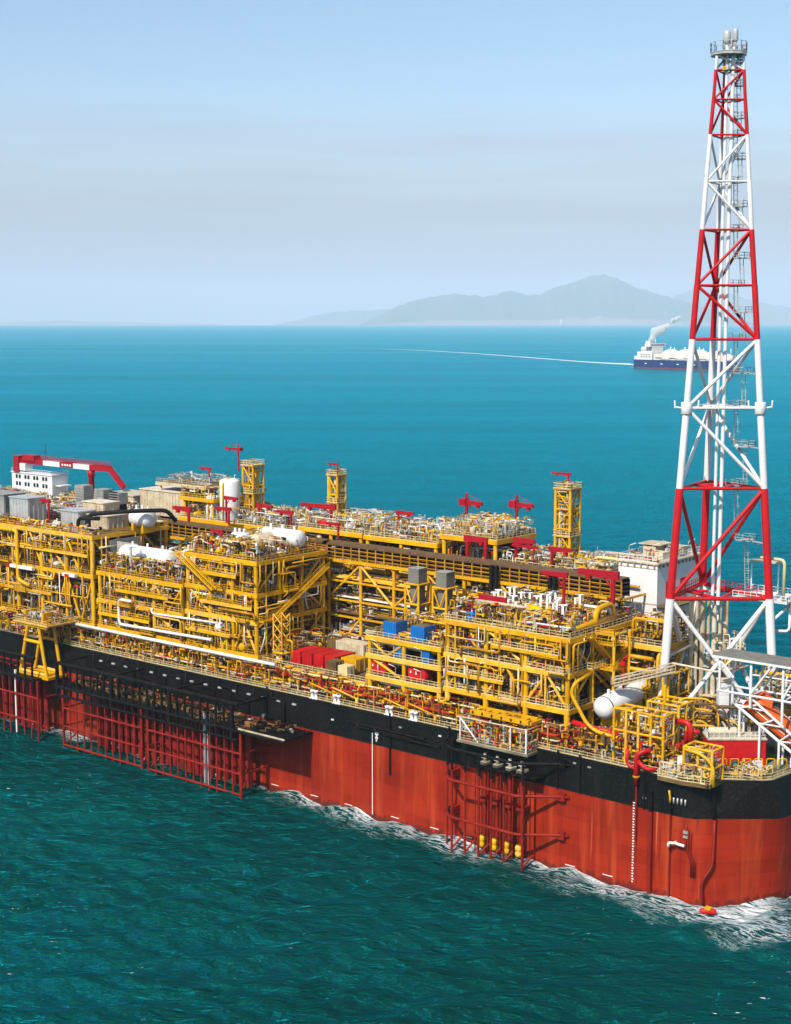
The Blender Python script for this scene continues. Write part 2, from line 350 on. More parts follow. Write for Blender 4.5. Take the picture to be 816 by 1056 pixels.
def equip(parent, p, rng, pal, s=1.0):
    x, y, z = p; t = rng.random(); mat = rng.choice(pal)
    if t < 0.30:      # small horizontal drum on saddles
        L = rng.uniform(2.5, 5) * s; r = rng.uniform(0.5, 1.0) * s; b = MB()
        ax = Vector((1, 0, 0)) if rng.random() < 0.6 else Vector((0, 1, 0)); c = Vector((x, y, z + r + 0.5))
        b.lathe(c - ax * L/2, c + ax * L/2, dome_prof(L, r), mat, 12)
        for k in (-.3, .3):
            q = c + ax * L * k; b.box(q + Vector((-.3*s, -.3*s, -r-.5)), q + Vector((.3*s, .3*s, -r*.6)), 'yellow')
        b.bar(c, c + Vector((0, 0, r + 0.7)), 0.16, mat, 6); b.obj('drum', parent)
    elif t < 0.45:    # vertical vessel
        h = rng.uniform(2, 4.2) * s; r = rng.uniform(0.4, 0.9) * s; b = MB()
        b.lathe((x, y, z), (x, y, z + h), [(0, r*.7), (.4, r*.7), (.45, r)] + [(h - r*.5 + tt, q) for tt, q in ((0, r), (r*.3, r*.8), (r*.45, r*.45), (r*.5, 0.1))], mat, 12)
        b.bar((x, y, z + h), (x, y, z + h + 0.8), 0.14, mat, 6); b.obj('vertical_vessel', parent)
    elif t < 0.70:    # pump or motor skid
        b = MB(); w = rng.uniform(.8, 1.6) * s; d = rng.uniform(.6, 1.1) * s
        b.box((x-w, y-d, z), (x+w, y+d, z+.35), 'yellow'); b.bar((x-w*.8, y, z+.95), (x+.1, y, z+.95), .5*s, rng.choice(['silver', 'white', 'cream', 'gold', 'yellow', 'red']), 10)
        b.bar((x+.2, y, z+.9), (x+w*.8, y, z+.9), .35*s, mat, 10); b.tube([(x+w*.5, y, z+.9), (x+w*.5, y, z+2.1), (x+w*.5, y+1, z+2.1)], .16, mat, 6); b.obj('pump', parent)
    elif t < 0.85:    # cabinet
        w = rng.uniform(.6, 1.5) * s; d = rng.uniform(.4, .9) * s; h = rng.uniform(1.3, 2.6) * s; b = MB()
        cm = rng.choice(['grey', 'cream', 'white', 'silver']); b.box((x-w, y-d, z+.1), (x+w, y+d, z+h), cm); b.box((x-w-.06, y-d-.06, z+h), (x+w+.06, y+d+.06, z+h+.1), 'grey')
        b.box((x-.04, y-d-.02, z+.2), (x+.04, y-d, z+h-.1), 'dark'); b.obj('cabinet', parent)
    else:             # valve tree
        b = MB(); h = rng.uniform(1.5, 3) * s
        b.bar((x, y, z), (x, y, z+h), .2, mat, 8); b.bar((x-.9, y, z+h*.5), (x+.9, y, z+h*.5), .17, mat, 8)
        b.lathe((x, y, z+h), (x, y, z+h+.12), [(0, .45), (.12, .45)], rng.choice(['red', 'yellow', 'yellow', 'white', 'gold']), 10); b.box((x-.3, y-.3, z+h*.4), (x+.3, y+.3, z+h*.65), mat); b.obj('valve', parent)
def plant(parent, x0, x1, y0, y1, z, h, rng, n_run=10, n_loop=8, n_eq=12, n_small=150, pal=None, spal=None):
    """fill one deck with pipe runs, loops and equipment"""
    pal = pal or ['yellow', 'yellow', 'cream', 'pale', 'silver', 'white', 'gold']
    for _ in range(n_run):
        r = rng.choice((.12, .16, .2, .28, .36)); mat = rng.choice(pal); zz = z + rng.uniform(.25, .95) * h
        if rng.random() < 0.62:
            y = rng.uniform(y0 + .3, y1 - .3); a = rng.uniform(x0 + .3, x1 - 3); c = min(x1 - .3, a + rng.uniform(4, 16))
            pts = [(a, y, zz), (c, y, zz)]
            if rng.random() < .6: pts = [(a, y, z + .1)] + pts
            if rng.random() < .6: pts = pts + [(c, min(y1, y + rng.uniform(.8, 2.5)), zz), (c, min(y1, y + 2.5), z + .1)]
        else:
            x = rng.uniform(x0 + .3, x1 - .3); a = rng.uniform(y0 + .3, y1 - 2); c = min(y1 - .2, a + rng.uniform(3, 11))
            pts = [(x, a, zz), (x, c, zz)]
            if rng.random() < .6: pts = [(x, a, z + .1)] + pts
            if rng.random() < .5: pts = pts + [(min(x1, x + rng.uniform(.8, 2.5)), c, zz)]
        pipe('pipe', pts, r, mat, parent, 7)
    for _ in range(n_loop):
        x = rng.uniform(x0 + .5, x1 - 1.5); y = rng.uniform(y0 + .4, y1 - .6); r = rng.choice((.12, .17, .24)); hh = h * rng.uniform(.35, .95); w = rng.uniform(.8, 3)
        ax = (w, 0) if rng.random() < .6 else (0, w)
        pipe('pipe_loop', [(x, y, z + .05), (x, y, z + hh), (x + ax[0], y + ax[1], z + hh), (x + ax[0], y + ax[1], z + hh * rng.uniform(0, .6))], r, rng.choice(pal + ['white', 'cream']), parent, 7)
    for _ in range(n_eq):
        equip(parent, (rng.uniform(x0 + 1.5, x1 - 1.5), rng.uniform(y0 + 1.2, y1 - 1.2), z), rng, pal + ['white', 'grey', 'cream', 'cream', 'yellow', 'yellow', 'brown', 'red'])
    if n_small:
        fittings(parent, x0 + .2, x1 - .2, y0 + .2, y1 - .2, z + .1, z + h * .92, n_small, rng, spal or ['yellow', 'yellow', 'gold', 'gold', 'cream', 'pale', 'silver', 'rust', 'brown', 'brown', 'brown', 'dark', 'dark', 'yellow', 'gold', 'rust', 'white', 'red'] )  # brown and dark entries put the shade of the deck interiors into colour
def deck_level(parent, x0, x1, y0, y1, z, rail='pale', girder=0.9, gm='yellow', rail_sides='fblr', joists=True):
    box('deck_plate', (x0, y0, z - .18), (x1, y1, z), 'grating', parent)
    t = .3
    box('girder', (x0 - .02, y0 - t, z - girder), (x1 + .02, y0, z + .06), gm, parent)
    box('girder', (x0 - .02, y1, z - girder), (x1 + .02, y1 + t, z + .06), gm, parent)
    box('girder', (x0 - t - .02, y0 - t, z - girder), (x0 - .02, y1 + t, z + .06), gm, parent)
    box('girder', (x1 + .02, y0 - t, z - girder), (x1 + t + .02, y1 + t, z + .06), gm, parent)
    if joists:
        k = max(2, int((x1 - x0) / 3.2))
        for i in range(1, k):
            x = x0 + (x1 - x0) * i / k; box('joist', (x - .15, y0, z - girder * .8), (x + .15, y1, z - .18), gm, parent)
    b = MB(); h = z + .06
    if 'f' in rail_sides: b.rail([(x0, y0 - .15, h), (x1, y0 - .15, h)], rail)
    if 'r' in rail_sides: b.rail([(x1 + .15, y0, h), (x1 + .15, y1, h)], rail)
    if 'l' in rail_sides: b.rail([(x0 - .15, y0, h), (x0 - .15, y1, h)], rail)
    if 'b' in rail_sides: b.rail([(x0, y1 + .15, h), (x1, y1 + .15, h)], rail)
    if b.v: b.obj('railing', parent)
def stair(parent, p, q, w, mat='yellow', rail='yellow', side=None):
    """a flight from p up to q, width along side"""
    p = Vector(p); q = Vector(q); b = MB(); side = Vector(side or (0, 1, 0))
    for k in (0, 1):
        o = side * w * k
        b.bar(p + o, q + o, .2, mat); 
        for hh in (.55, 1.1): b.bar(p + o + Vector((0,0,hh)), q + o + Vector((0,0,hh)), .06, rail)
        for i in range(8):
            c = p.lerp(q, i / 7) + o; b.bar(c, c + Vector((0,0,1.1)), .055, rail)
    m = int((q - p).length / .45)
    for i in range(1, m):
        c = p.lerp(q, i / m); b.bar(c, c + side * w, .10, 'gold')
    return b.obj('stair', parent)
def frame(parent, xs, ys, z0, z1, r=.5, brace='both', mat='yellow', br=.3, rng=None, flip=0, ends=True):
    """columns on a grid and diagonal braces on the outer faces"""
    for x in xs:
        for y in ys: bar('column', (x, y, z0), (x, y, z1), r, mat, parent, 12)
    top = z1 - .5
    for j, y in enumerate(ys):
        if j not in (0, len(ys) - 1): continue
        for i in range(len(xs) - 1):
            a, c = xs[i], xs[i+1]; mdl = (a + c) / 2; q = rng.random() if rng else .5
            if q < .28: continue
            if q < .46: bar('brace', (a, y, top), (mdl, y, z0), br, mat, parent); bar('brace', (c, y, top), (mdl, y, z0), br, mat, parent)
            elif q < .62: bar('brace', (a, y, z0), (mdl, y, top), br, mat, parent); bar('brace', (c, y, z0), (mdl, y, top), br, mat, parent)
            elif q < .81: bar('brace', (a, y, z0), (c, y, top), br, mat, parent)
            else: bar('brace', (a, y, top), (c, y, z0), br, mat, parent)
    if ends:
        for x in (xs[0], xs[-1]):
            for i in range(len(ys) - 1):
                a, c = ys[i], ys[i+1]
                if (i + flip) % 2: bar('brace', (x, a, z0), (x, c, top), br, mat, parent)
                else: bar('brace', (x, a, top), (x, c, z0), br, mat, parent)
def facade(parent, fm, u0, u1, levels, rng, pal=('yellow', 'yellow', 'yellow', 'yellow', 'gold', 'gold', 'cream', 'pale', 'white'), rail='yellow', k=1.0):
    """pipe runs, droppers, secondary posts and small balconies along an outer face; fm(u, d, z) -> point"""
    L = u1 - u0
    for za, zb in zip(levels, levels[1:]):
        h = zb - za
        for _ in range(int(L / 9 * k) + 1):
            a = rng.uniform(u0, u1 - 4); c = min(u1, a + rng.uniform(4, 14)); z = za + rng.uniform(.25, .85) * h; d = rng.uniform(.1, .55)
            pts = [fm(a, d, z), fm(c, d, z)]
            if rng.random() < .6: pts = [fm(a, d, za + h * rng.choice((.03, .95)))] + pts
            if rng.random() < .6: pts = pts + [fm(c, d, za + h * rng.choice((.03, .95)))]
            pipe('face_pipe', pts, rng.choice((.13, .17, .22, .3)), rng.choice(pal), parent, 7)
        for _ in range(int(L / 4.5 * k)):
            u = rng.uniform(u0 + .5, u1 - .5); d = rng.uniform(.05, .4)
            pipe('dropper', [fm(u, d, zb - .4), fm(u, d, za + h * rng.uniform(.3, .6)), fm(u + rng.uniform(-1.2, 1.2), d - .4, za + h * rng.uniform(.0, .25))], rng.choice((.1, .14, .2)), rng.choice(pal), parent, 6)
        n = int(L / 5.5)
        for q in range(n):
            if rng.random() < .55: bar('secondary_post', fm(u0 + (q + .5) * 5.5, -.1, za), fm(u0 + (q + .5) * 5.5, -.1, zb - .4), rng.choice((.16, .22)), 'yellow', parent, 8)
            if rng.random() < .35: bar('secondary_beam', fm(u0 + q * 5.5, -.05, za + h * .52), fm(u0 + (q + 1) * 5.5, -.05, za + h * .52), .17, 'yellow', parent, 8)
        for _ in range(int(L / 16 * k)):
            w = rng.uniform(3, 6); u = rng.uniform(u0, u1 - w); z = za + (h * .45 if h > 8.5 and rng.random() < .7 else rng.uniform(-.05, .05) * h + .1); dd = rng.uniform(1.0, 1.8); b = MB()
            A, B_ = Vector(fm(u, .32, z - .25)), Vector(fm(u + w, dd, z)); b.box([min(p) for p in zip(A, B_)], [max(p) for p in zip(A, B_)], 'yellow')
            b.rail([fm(u, .3, z), fm(u, dd, z), fm(u + w, dd, z), fm(u + w, .3, z)], rail, 1.15, .9, .065)
            for q in (u + .2, u + w - .2): b.bar(fm(q, dd - .1, z - .2), fm(q, .0, z - 1.5), .12, 'yellow')
            b.obj('balcony', parent)
def lin(a, b, n): return [a + (b - a) * i / (n - 1) for i in range(n)]

# ================================================================ SETTING
# ---- sea: earth-curved sheet with real waves near the ship
def build_sea():
    rng = np.random.default_rng(3)
    rad = [0.0, 40.0, 80.0]; r = 110.0
    while r < 900: rad.append(r); r *= 1.0032
    while r < 6000: rad.append(r); r *= 1.03
    while r < 47000: rad.append(r); r *= 1.09
    rad.append(47000.0); rad = np.array(rad)
    a0 = math.atan2(VD.y, VD.x)
    ang = np.concatenate([np.linspace(-23, 23, 380), np.linspace(24, 336, 80)[1:-1]]) * math.pi / 180 + a0
    na = len(ang)
    R, A = np.meshgrid(rad[1:], ang, indexing='ij')
    X = CAM.x + R * np.cos(A); Y = CAM.y + R * np.sin(A); Z = -(R ** 2) / (2 * 6.371e6)
    amp = np.clip((850 - R) / 550, 0, 1)
    wd = math.atan2(VD.y, VD.x) + 0.12
    for k in range(60):
        lam = 2.6 * (16 / 2.6) ** rng.random(); th = wd + rng.normal(0, 0.4); ph = rng.random() * 6.283
        H = 0.0125 * lam ** 0.8
        w = np.sin((X * math.cos(th) + Y * math.sin(th)) * 2 * math.pi / lam + ph)
        fade = np.clip(1.6 - R * 0.0036 * 2.2 / lam, 0, 1)
        Z += H * amp * fade * w
    V = np.vstack([[CAM.x, CAM.y, 0.0], np.stack([X, Y, Z], -1).reshape(-1, 3)])
    faces = []; nr = len(rad) - 1
    ii, jj = np.meshgrid(np.arange(nr - 1), np.arange(na), indexing='ij'); j2 = (jj + 1) % na
    Q = np.stack([1 + ii*na + jj, 1 + (ii+1)*na + jj, 1 + (ii+1)*na + j2, 1 + ii*na + j2], -1).reshape(-1, 4)
    me = bpy.data.meshes.new('sea')
    tri = np.array([[0, 1 + j, 1 + (j + 1) % na] for j in range(na)])
    loops = np.concatenate([tri.ravel(), Q.ravel()]); nf = len(tri) + len(Q)
    me.vertices.add(len(V)); me.vertices.foreach_set('co', V.ravel())
    me.loops.add(len(loops)); me.loops.foreach_set('vertex_index', loops.astype(np.int32))
    me.polygons.add(nf)
    st = np.concatenate([np.arange(len(tri)) * 3, len(tri) * 3 + np.arange(len(Q)) * 4]).astype(np.int32)
    me.polygons.foreach_set('loop_start', st)
    me.polygons.foreach_set('use_smooth', np.ones(nf, dtype=bool)); me.update(calc_edges=True); me.validate()
    me.materials.append(MAT['sea']); o = bpy.data.objects.new('sea', me); link(o); o['kind'] = 'structure'
    o['label'] = 'teal sea with small waves reaching to the horizon'
build_sea()
def drop(dist): return -dist * dist / (2 * 6.371e6)
def at_px(px, dist):     # a spot on the sea at a bearing and range
    return CAM * 1.0 * 0 + Vector((CAM.x, CAM.y, 0)) + (VD + VR * ((px - 408) / (F_PX / math.cos(TH)))) * dist + Vector((0, 0, drop(dist)))

# ---- distant hills
paint('hill', (0.045, 0.075, 0.035), 0.9, 0.4, 0.0012, (0.09, 0.085, 0.05))
paint('shore', (0.26, 0.22, 0.17), 0.9, 0.3, 0.003)
def hills(name, label, prof, dist, depth, seed, shore=True):
    rng = np.random.default_rng(seed); xs = np.array([p[0] for p in prof], float); hs = np.array([p[1] for p in prof], float)
    nx, ny = 240, 36; px = np.linspace(xs[0], xs[-1], nx); H = np.interp(px, xs, hs)
    k = F_PX / math.cos(TH); v = []; f = []; fm = []
    noise = np.zeros((nx, ny)); yy = np.linspace(-1, 1, ny)
    for o in range(26):
        wx = rng.uniform(2, 40); wy = rng.uniform(1, 9); noise += np.sin(np.arange(nx)[:, None] / nx * 6.28 * wx + rng.random() * 6.28 + yy[None] * wy * rng.choice([-1, 1]) + rng.random() * 6.28) / (2 + wx * .35)
    noise /= np.abs(noise).max()
    for i in range(nx):
        for j in range(ny):
            t = yy[j]; env = max(0.0, 1 - abs(t) ** 1.5)
            h = H[i] * env * (1 + 0.42 * noise[i, j] * (1 - env * .80)) ; d = dist + t * depth
            b = Vector((CAM.x, CAM.y, 0)) + (VD + VR * ((px[i] - 408) / k)) * d
            v.append((b.x, b.y, drop(d) - 12 + h))
    for i in range(nx - 1):
        for j in range(ny - 1):
            f.append((i*ny+j, (i+1)*ny+j, (i+1)*ny+j+1, i*ny+j+1)); fm.append(1 if shore and j < 2 else 0)
    me = mesh_from(name, v, f, ['hill', 'shore'], fm, [True] * len(f)); o = bpy.data.objects.new(name, me); link(o)
    o['kind'] = 'structure'; o['label'] = label
DI = 40000.0; KM = DI / (F_PX / math.cos(TH))
pr = [(296, 332), (320, 325), (345, 320), (385, 319), (410, 313), (430, 309), (470, 303), (500, 306), (525, 300), (545, 305), (560, 302), (575, 296), (600, 288), (612, 285), (622, 283), (635, 287), (655, 296), (675, 303), (690, 307), (705, 310), (730, 318), (760, 330), (790, 335)]
pr4 = [(285, 333.5), (310, 329), (330, 324), (345, 321), (365, 320), (388, 318.5), (415, 318), (440, 322), (470, 328), (500, 334)]
hills('hills', 'faint low end of the island melting into the haze', [(x, (335.5 - y) * KM * 1.3 + 12) for x, y in pr4], DI * 1.3, 2000, 6, False)
pr = [(372, 334), (395, 324), (412, 314)] + pr[5:]
hills('hills', 'hazy grey-blue island with one high peak on the horizon', [(x, (335.5 - y) * KM + 12) for x, y in pr], DI, 3000, 5)
pr2 = [(640, 333), (670, 320), (695, 306), (712, 300), (735, 297), (755, 303), (785, 312), (820, 318), (860, 326), (900, 334)]
hills('hills', 'fainter far ridge behind the flare tower', [(x, (335.5 - y) * KM * 1.25 + 12) for x, y in pr2], DI * 1.25, 1800, 8, False)
pr3 = [(-60, 333), (10, 331.5), (60, 330), (100, 331), (150, 332), (230, 333.5)]
hills('hills', 'very faint low coast on the horizon at the left', [(x, (335.5 - y) * KM * 1.35 + 12) for x, y in pr3], DI * 1.35, 1500, 9, False)
p = at_px(579, DI * 0.905)
wt = thing('white_tower', 'tiny white tower standing on the hazy island shore', 'tower', (p.x, p.y, p.z + 20))
b = MB(); q = Vector((p.x, p.y, p.z - 5)); b.bar(q, q + Vector((0,0,120)), 30, 'white', 10, 20); b.obj('shaft', wt)
b = MB(); b.bar(q + Vector((0,0,120)), q + Vector((0,0,160)), 26, 'white', 10, 10); b.obj('lantern', wt)

# ---- haze
hm = bpy.data.materials.new('haze_air'); hm.use_nodes = True; hn = hm.node_tree.nodes; hn.remove(hn['Principled BSDF'])
pv = hn.new('ShaderNodeVolumePrincipled'); pv.inputs['Color'].default_value = (0.80, 0.88, 1.0, 1); pv.inputs['Density'].default_value = 3.7e-5
pv.inputs['Anisotropy'].default_value = -0.12
hm.node_tree.links.new(pv.outputs[0], hn['Material Output'].inputs['Volume']); MAT['haze_air'] = hm
b = MB(); b.box((CAM.x - 52000, CAM.y - 52000, -420), (CAM.x + 52000, CAM.y + 52000, 1500), 'haze_air')
hz = b.obj('haze'); hz['kind'] = 'stuff'; hz['label'] = 'pale sea haze'

# ================================================================ SHIP HULL
BW = 60.0; DZ = 22.7; RZ = 15.7
def mirror(h): return h + [(x, 60 - y) for x, y in reversed(h)]
plan_w = mirror([(-300, 0), (0, 0), (9.5, 0), (11.4, .1), (12.6, 1.0), (19.4, 12.6), (20.2, 14.4), (20.7, 18), (21.2, 23), (21.4, 29.9)])
plan_r = mirror([(-300, 0), (0, 0), (6.0, 0), (9.2, .7), (12.0, 3.1), (20.3, 10.0), (21.2, 11.2), (21.6, 16), (21.8, 22), (22, 29.9)])
plan_d = mirror([(-300, 0), (0, 0), (5.5, 0), (8.0, .5), (11.0, 3.6), (18.4, 8.7), (19.5, 10.2), (20.2, 16), (20.6, 22), (20.8, 29.9)])
hull = thing('ship_hull', 'huge red and black hull of the production ship lying across the picture', 'ship', (-140, 30, 0))
def loft(name, rings, mat, parent, cap=None, smooth=False):
    b = MB(); n = len(rings[0]); vs = [Vector(p) for r in rings for p in r]; fs = []
    for k in range(len(rings) - 1):
        for i in range(n): fs.append((k*n+i, k*n+(i+1)%n, (k+1)*n+(i+1)%n, (k+1)*n+i))
    if cap: fs.append(tuple(range((len(rings)-1)*n, len(rings)*n)))
    b.add(vs, fs, mat, smooth); return b.obj(name, parent)
def ring(z, pl): return [(x, y, z) for x, y in pl]
def between(f): return [(a[0] + (c[0] - a[0]) * f, a[1] + (c[1] - a[1]) * f) for a, c in zip(plan_w, plan_r)]
loft('lower_hull', [ring(-7, plan_w)] + [ring(RZ * k / 14, between((k / 14) ** 1.2)) for k in range(15)], 'hullred', hull, smooth=True)
loft('upper_hull', [ring(RZ + .003, plan_r), ring(DZ, plan_d)], 'hullblack', hull)
b = MB(); b.add([(x, y, DZ - .02) for x, y in plan_d], [tuple(range(len(plan_d)))], 'deck'); b.obj('main_deck', hull)
b = MB()   # rubbing strake along the deck edge
b.box((-299, -.14, DZ - .55), (5.4, -.003, DZ - .25), 'hullblack'); b.obj('sheer_strake', hull)
# drain and pipe stubs, frames and small white marks on the black band
rng = random.Random(11)
for i in range(26):
    x = -84 + i * 3.6 + rng.uniform(-1, 1); z = rng.uniform(16.4, 21.6)
    if -46 < x < -20 or x > 8: continue
    b = MB(); b.box((x - .35, -.12, z - .16), (x + .35, -.004, z + .16), rng.choice(['grey', 'dark', 'dark', 'dark', 'white'])); b.obj('hull_mark', hull)
for (xa, xb, z) in ((-73, -52, 19.6), (-70, -55, 19.0), (-63, -48, 18.6)):
    pipe('side_pipe', [(xa, -.02, z), (xa, -.5, z), (xb, -.5, z - .1), (xb, -.02, z - .1)], .22, 'hullblack', hull)
for x in (-97, -61.2, -45.6, -19.5, -14.6, -.6):
    bar('side_standpipe', (x, -.22, rng.uniform(10, 16) if x < -50 else 15.8), (x, -.22, DZ + .6), .2, 'hullblack', hull)
for i, z in enumerate(np.arange(1.2, 16.5, .52)):
    box('draught_mark', (-3.05, -.03, z), (-2.75 + (.12 if i % 2 else 0), -.004, z + .24), 'white', hull)
for (x, z) in ((-95, .9), (-83, .9), (-73, 1.0), (-60, 1.0), (-49.5, 1.0), (-41, 1.1), (-36, .8), (-16.5, 1.0), (-8.2, 1.1), (13.5, 1.6)):
    if x < 10: box('waterline_mark', (x - 1.1, -.03, z), (x + 1.1, -.004, z + .16), 'white', hull)
box('load_line', (-66.3, -.03, .4), (-66.12, -.004, 18.2), 'white', hull)
b = MB(); b.lathe((-65.0, -.05, 17.3), (-65.0, -.001, 17.3), [(0, .38), (.05, .38)], 'white', 14); b.lathe((-65.0, -.05, 18.3), (-65.0, -.001, 18.3), [(0, .55), (.05, .55)], 'white', 14); b.box((-65.2, -.05, 16.5), (-64.9, -.001, 17.2), 'white'); b.box((-65.8, -.05, 18.7), (-65.3, -.001, 19.1), 'white'); b.obj('hull_emblem', hull)
bar('side_standpipe', (0.9, -.45, -1), (0.9, -.45, RZ), .42, 'guard_red', hull); bar('side_standpipe', (0.9, -.45, RZ), (0.9, -.45, 19.5), .42, 'hullblack', hull)
bar('side_standpipe', (4.9, -.3, -1), (4.9, -.3, 16), .2, 'guard_red', hull)
bar('side_standpipe', (4.9, -.3, 16.0), (4.9, -.3, 20), .2, 'hullblack', hull)
pipe('corner_pipe', [(12.2, 2.6, RZ), (12.4, 2.2, 12), (12.7, 1.3, 7.5), (11.8, -.1, 5.6), (11.4, -.4, 4.0), (11.8, -.2, 1)], .28, 'guard_red', hull)
pipe('corner_pipe', [(11.4, 3.3, 22.4), (12.2, 2.6, RZ)], .3, 'hullblack', hull)
b = MB()
for i in range(5): b.bar((4.6 + i * .75, -.1 + i * .06, 18.0), (4.6 + i * .75, -.1 + i * .06, 19.1), .17, 'silver', 6)
b.bar((2.0, -.2, 18.5), (8.2, .2, 18.2), .14, 'dark', 6); b.tube([(4.9, -.5, 18.2), (4.9, -.6, 19.4), (4.7, -.6, 20.4)], .2, 'yellow', 6); b.obj('valve_row', hull)
b = MB(); b.tube([(6.1, -.05, 11.0), (6.1, -1.1, 11.0), (5.2, -1.3, 11.0), (5.2, -1.3, 10.2)], .26, 'white', 8); b.bar((6.4, -.9, 11.0), (8.2, -.9, 10.9), .28, 'white', 8); b.obj('outlet_fitting', hull)
for q in range(3):
    pipe('outlet_pipe', [(8.1 + q * .45, -.25, 14.6 - q * .4), (8.1 + q * .45, -.3, 10), (9.2 + q * .4, -.3, 7.8), (9.2 + q * .4, -.3, 5.2)], .11, 'guard_red', hull, 6)
b = MB(); b.box((7.6, -.4, 13.0), (8.5, -.02, 13.5), 'grey'); b.box((7.6, -.4, 12.2), (8.5, -.02, 12.6), 'grey'); b.obj('anode', hull)
# edge railing and coaming
b = MB(); pts = [(-170, .4, DZ), (5.4, .4, DZ), (7.8, .9, DZ), (10.8, 4.0, DZ), (18.2, 9.1, DZ), (19.2, 10.6, DZ), (19.8, 16, DZ), (20.2, 22, DZ), (20.4, 30, DZ)]
b.rail(pts, 'pale', 1.1, 1.7, .05); b.obj('deck_railing', hull)
# mooring fairleads: white castings on the deck edge with yellow davits beside them
for i, (x, z) in enumerate(((-83, 0), (-76.4, 0), (-61.8, 0), (-55.2, 0))):
    b = MB()
    for s in (-.55, .55): b.lathe((x + s, .25, DZ + .05), (x + s, .25, DZ + 1.9), [(0, .5), (.2, .55), (.3, .33), (1.4, .33), (1.5, .52), (1.85, .5)], 'white', 10)
    b.box((x - 1.1, -.15, DZ - .02), (x + 1.1, .9, DZ + .15), 'white'); b.obj('fairlead', hull)
for x in (-80.6, -74.0, -59.4, -52.8):
    b = MB(); b.bar((x + 2.6, 1.0, DZ), (x + 2.6, 1.0, DZ + 1.9), .42, 'yellow', 8, .3); b.bar((x + 2.6, 1.0, DZ + 1.7), (x - 3.4, -.3, DZ + 3.6), .24, 'yellow', 6, .14); b.obj('davit', hull)
# deck-edge service pipes (fire main red, others cream/yellow) and supports
rng = random.Random(21)
for k, (y, z, r, mat) in enumerate(((1.5, 25.4, .34, 'fire_red'), (2.3, 26.3, .28, 'fire_red'), (2.6, 24.6, .3, 'yellow'), (1.9, 24.2, .2, 'cream'), (3.1, 27.0, .22, 'pale'))):
    x = -236.0
    while x < -20:
        L = rng.uniform(18, 42); e = min(x + L, -20)
        if mat != 'fire_red' or x > -112: pipe('service_pipe', [(x, y, DZ + .3), (x, y, z), (e - 1, y, z), (e - 1, y + 1.4, z), (e - 1, y + 1.4, DZ + .2)], r, mat, hull)
        x = e + rng.uniform(.5, 2)
for x in np.arange(-234, -20, 4.4):
    b = MB(); b.bar((x, 1.2, DZ), (x, 1.2, 26.8), .14, 'yellow'); b.bar((x, 3.4, DZ), (x, 3.4, 27.6), .14, 'yellow'); b.bar((x, 1.0, 25.0), (x, 3.6, 25.0), .13, 'yellow'); b.obj('pipe_support', hull)
fittings(hull, -236, -110, .8, 6, DZ + .1, 27.4, 900, rng, ['yellow', 'yellow', 'gold', 'cream', 'rust', 'brown', 'fire_red', 'dark'], 'deck_tubing')
fittings(hull, -110, 6, .8, 6, DZ + .1, 27.6, 850, rng, ['yellow', 'yellow', 'gold', 'cream', 'rust', 'fire_red', 'brown', 'fire_red', 'dark'], 'deck_tubing')
fittings(hull, -236, -4, 6, 30, DZ + .1, 27.2, 1100, rng, ['yellow', 'gold', 'rust', 'cream', 'red', 'grey', 'brown'], 'deck_tubing')

# ================================================================ RISER GUARDS ON THE SIDE
def riser_guard(label, x0, x1, yo, loc, posts, levels, ztop, split=None, risers=(), white=()):
    t = thing('riser_guard', label, 'guard frame', loc, 'red tube guards on the hull side')
    ends = [(x0, split[0]), (split[1], x1)] if split else [(x0, x1)]
    for a, c in ends:
        k = max(2, int(round((c - a) / posts)))
        for i in range(k + 1):
            x = a + (c - a) * i / k; thick = .34 if i in (0, k) else .2
            bar('post', (x, yo, -1.2), (x, yo, ztop), thick, 'guard_red', t)
            if i in (0, k): bar('strut', (x, yo, .6), (x + (1.6 if i == 0 else -1.6), yo + 3.4, 3.6), .2, 'guard_red', t)
        for z in levels: bar('rail_tube', (a - .2, yo - .02, z), (c + .2, yo - .02, z), .24, 'guard_red', t)
        for x in (a, c):
            for z in levels[1:]: bar('stand_off', (x, yo, z), (x, -.02, z), .2, 'guard_red', t)
    for x, y, r in risers: bar('riser_tube', (x, y, -2), (x, y, ztop + .6), r, 'guard_red', t, 12)
    for x, y, r in white: bar('white_riser', (x, y, -2), (x, y, ztop + 1.4), r, 'white', t, 12)
    return t
rs = [(x, -2.9, .72) for x in np.arange(-151.5, -99, 2.45)]
riser_guard('long red tube guard standing in the water under the black walkway', -158.5, -96.5, -9, (-128, -9, 0), 2.55, (.5, 5.2, 9.8), 15.0, (-129.4, -127.2), rs, [(-109.6, -7.4, .33), (-108.4, -7.4, .33)])
rs = [(x, -2.9, .7) for x in np.arange(-205, -173, 2.45)]
riser_guard('red tube guard cut by the left edge of the picture', -206, -168.5, -9, (-188, -9, 0), 2.9, (4.2, 10.4), 14.8, None, rs, [(-178.6, -8.2, .3)])
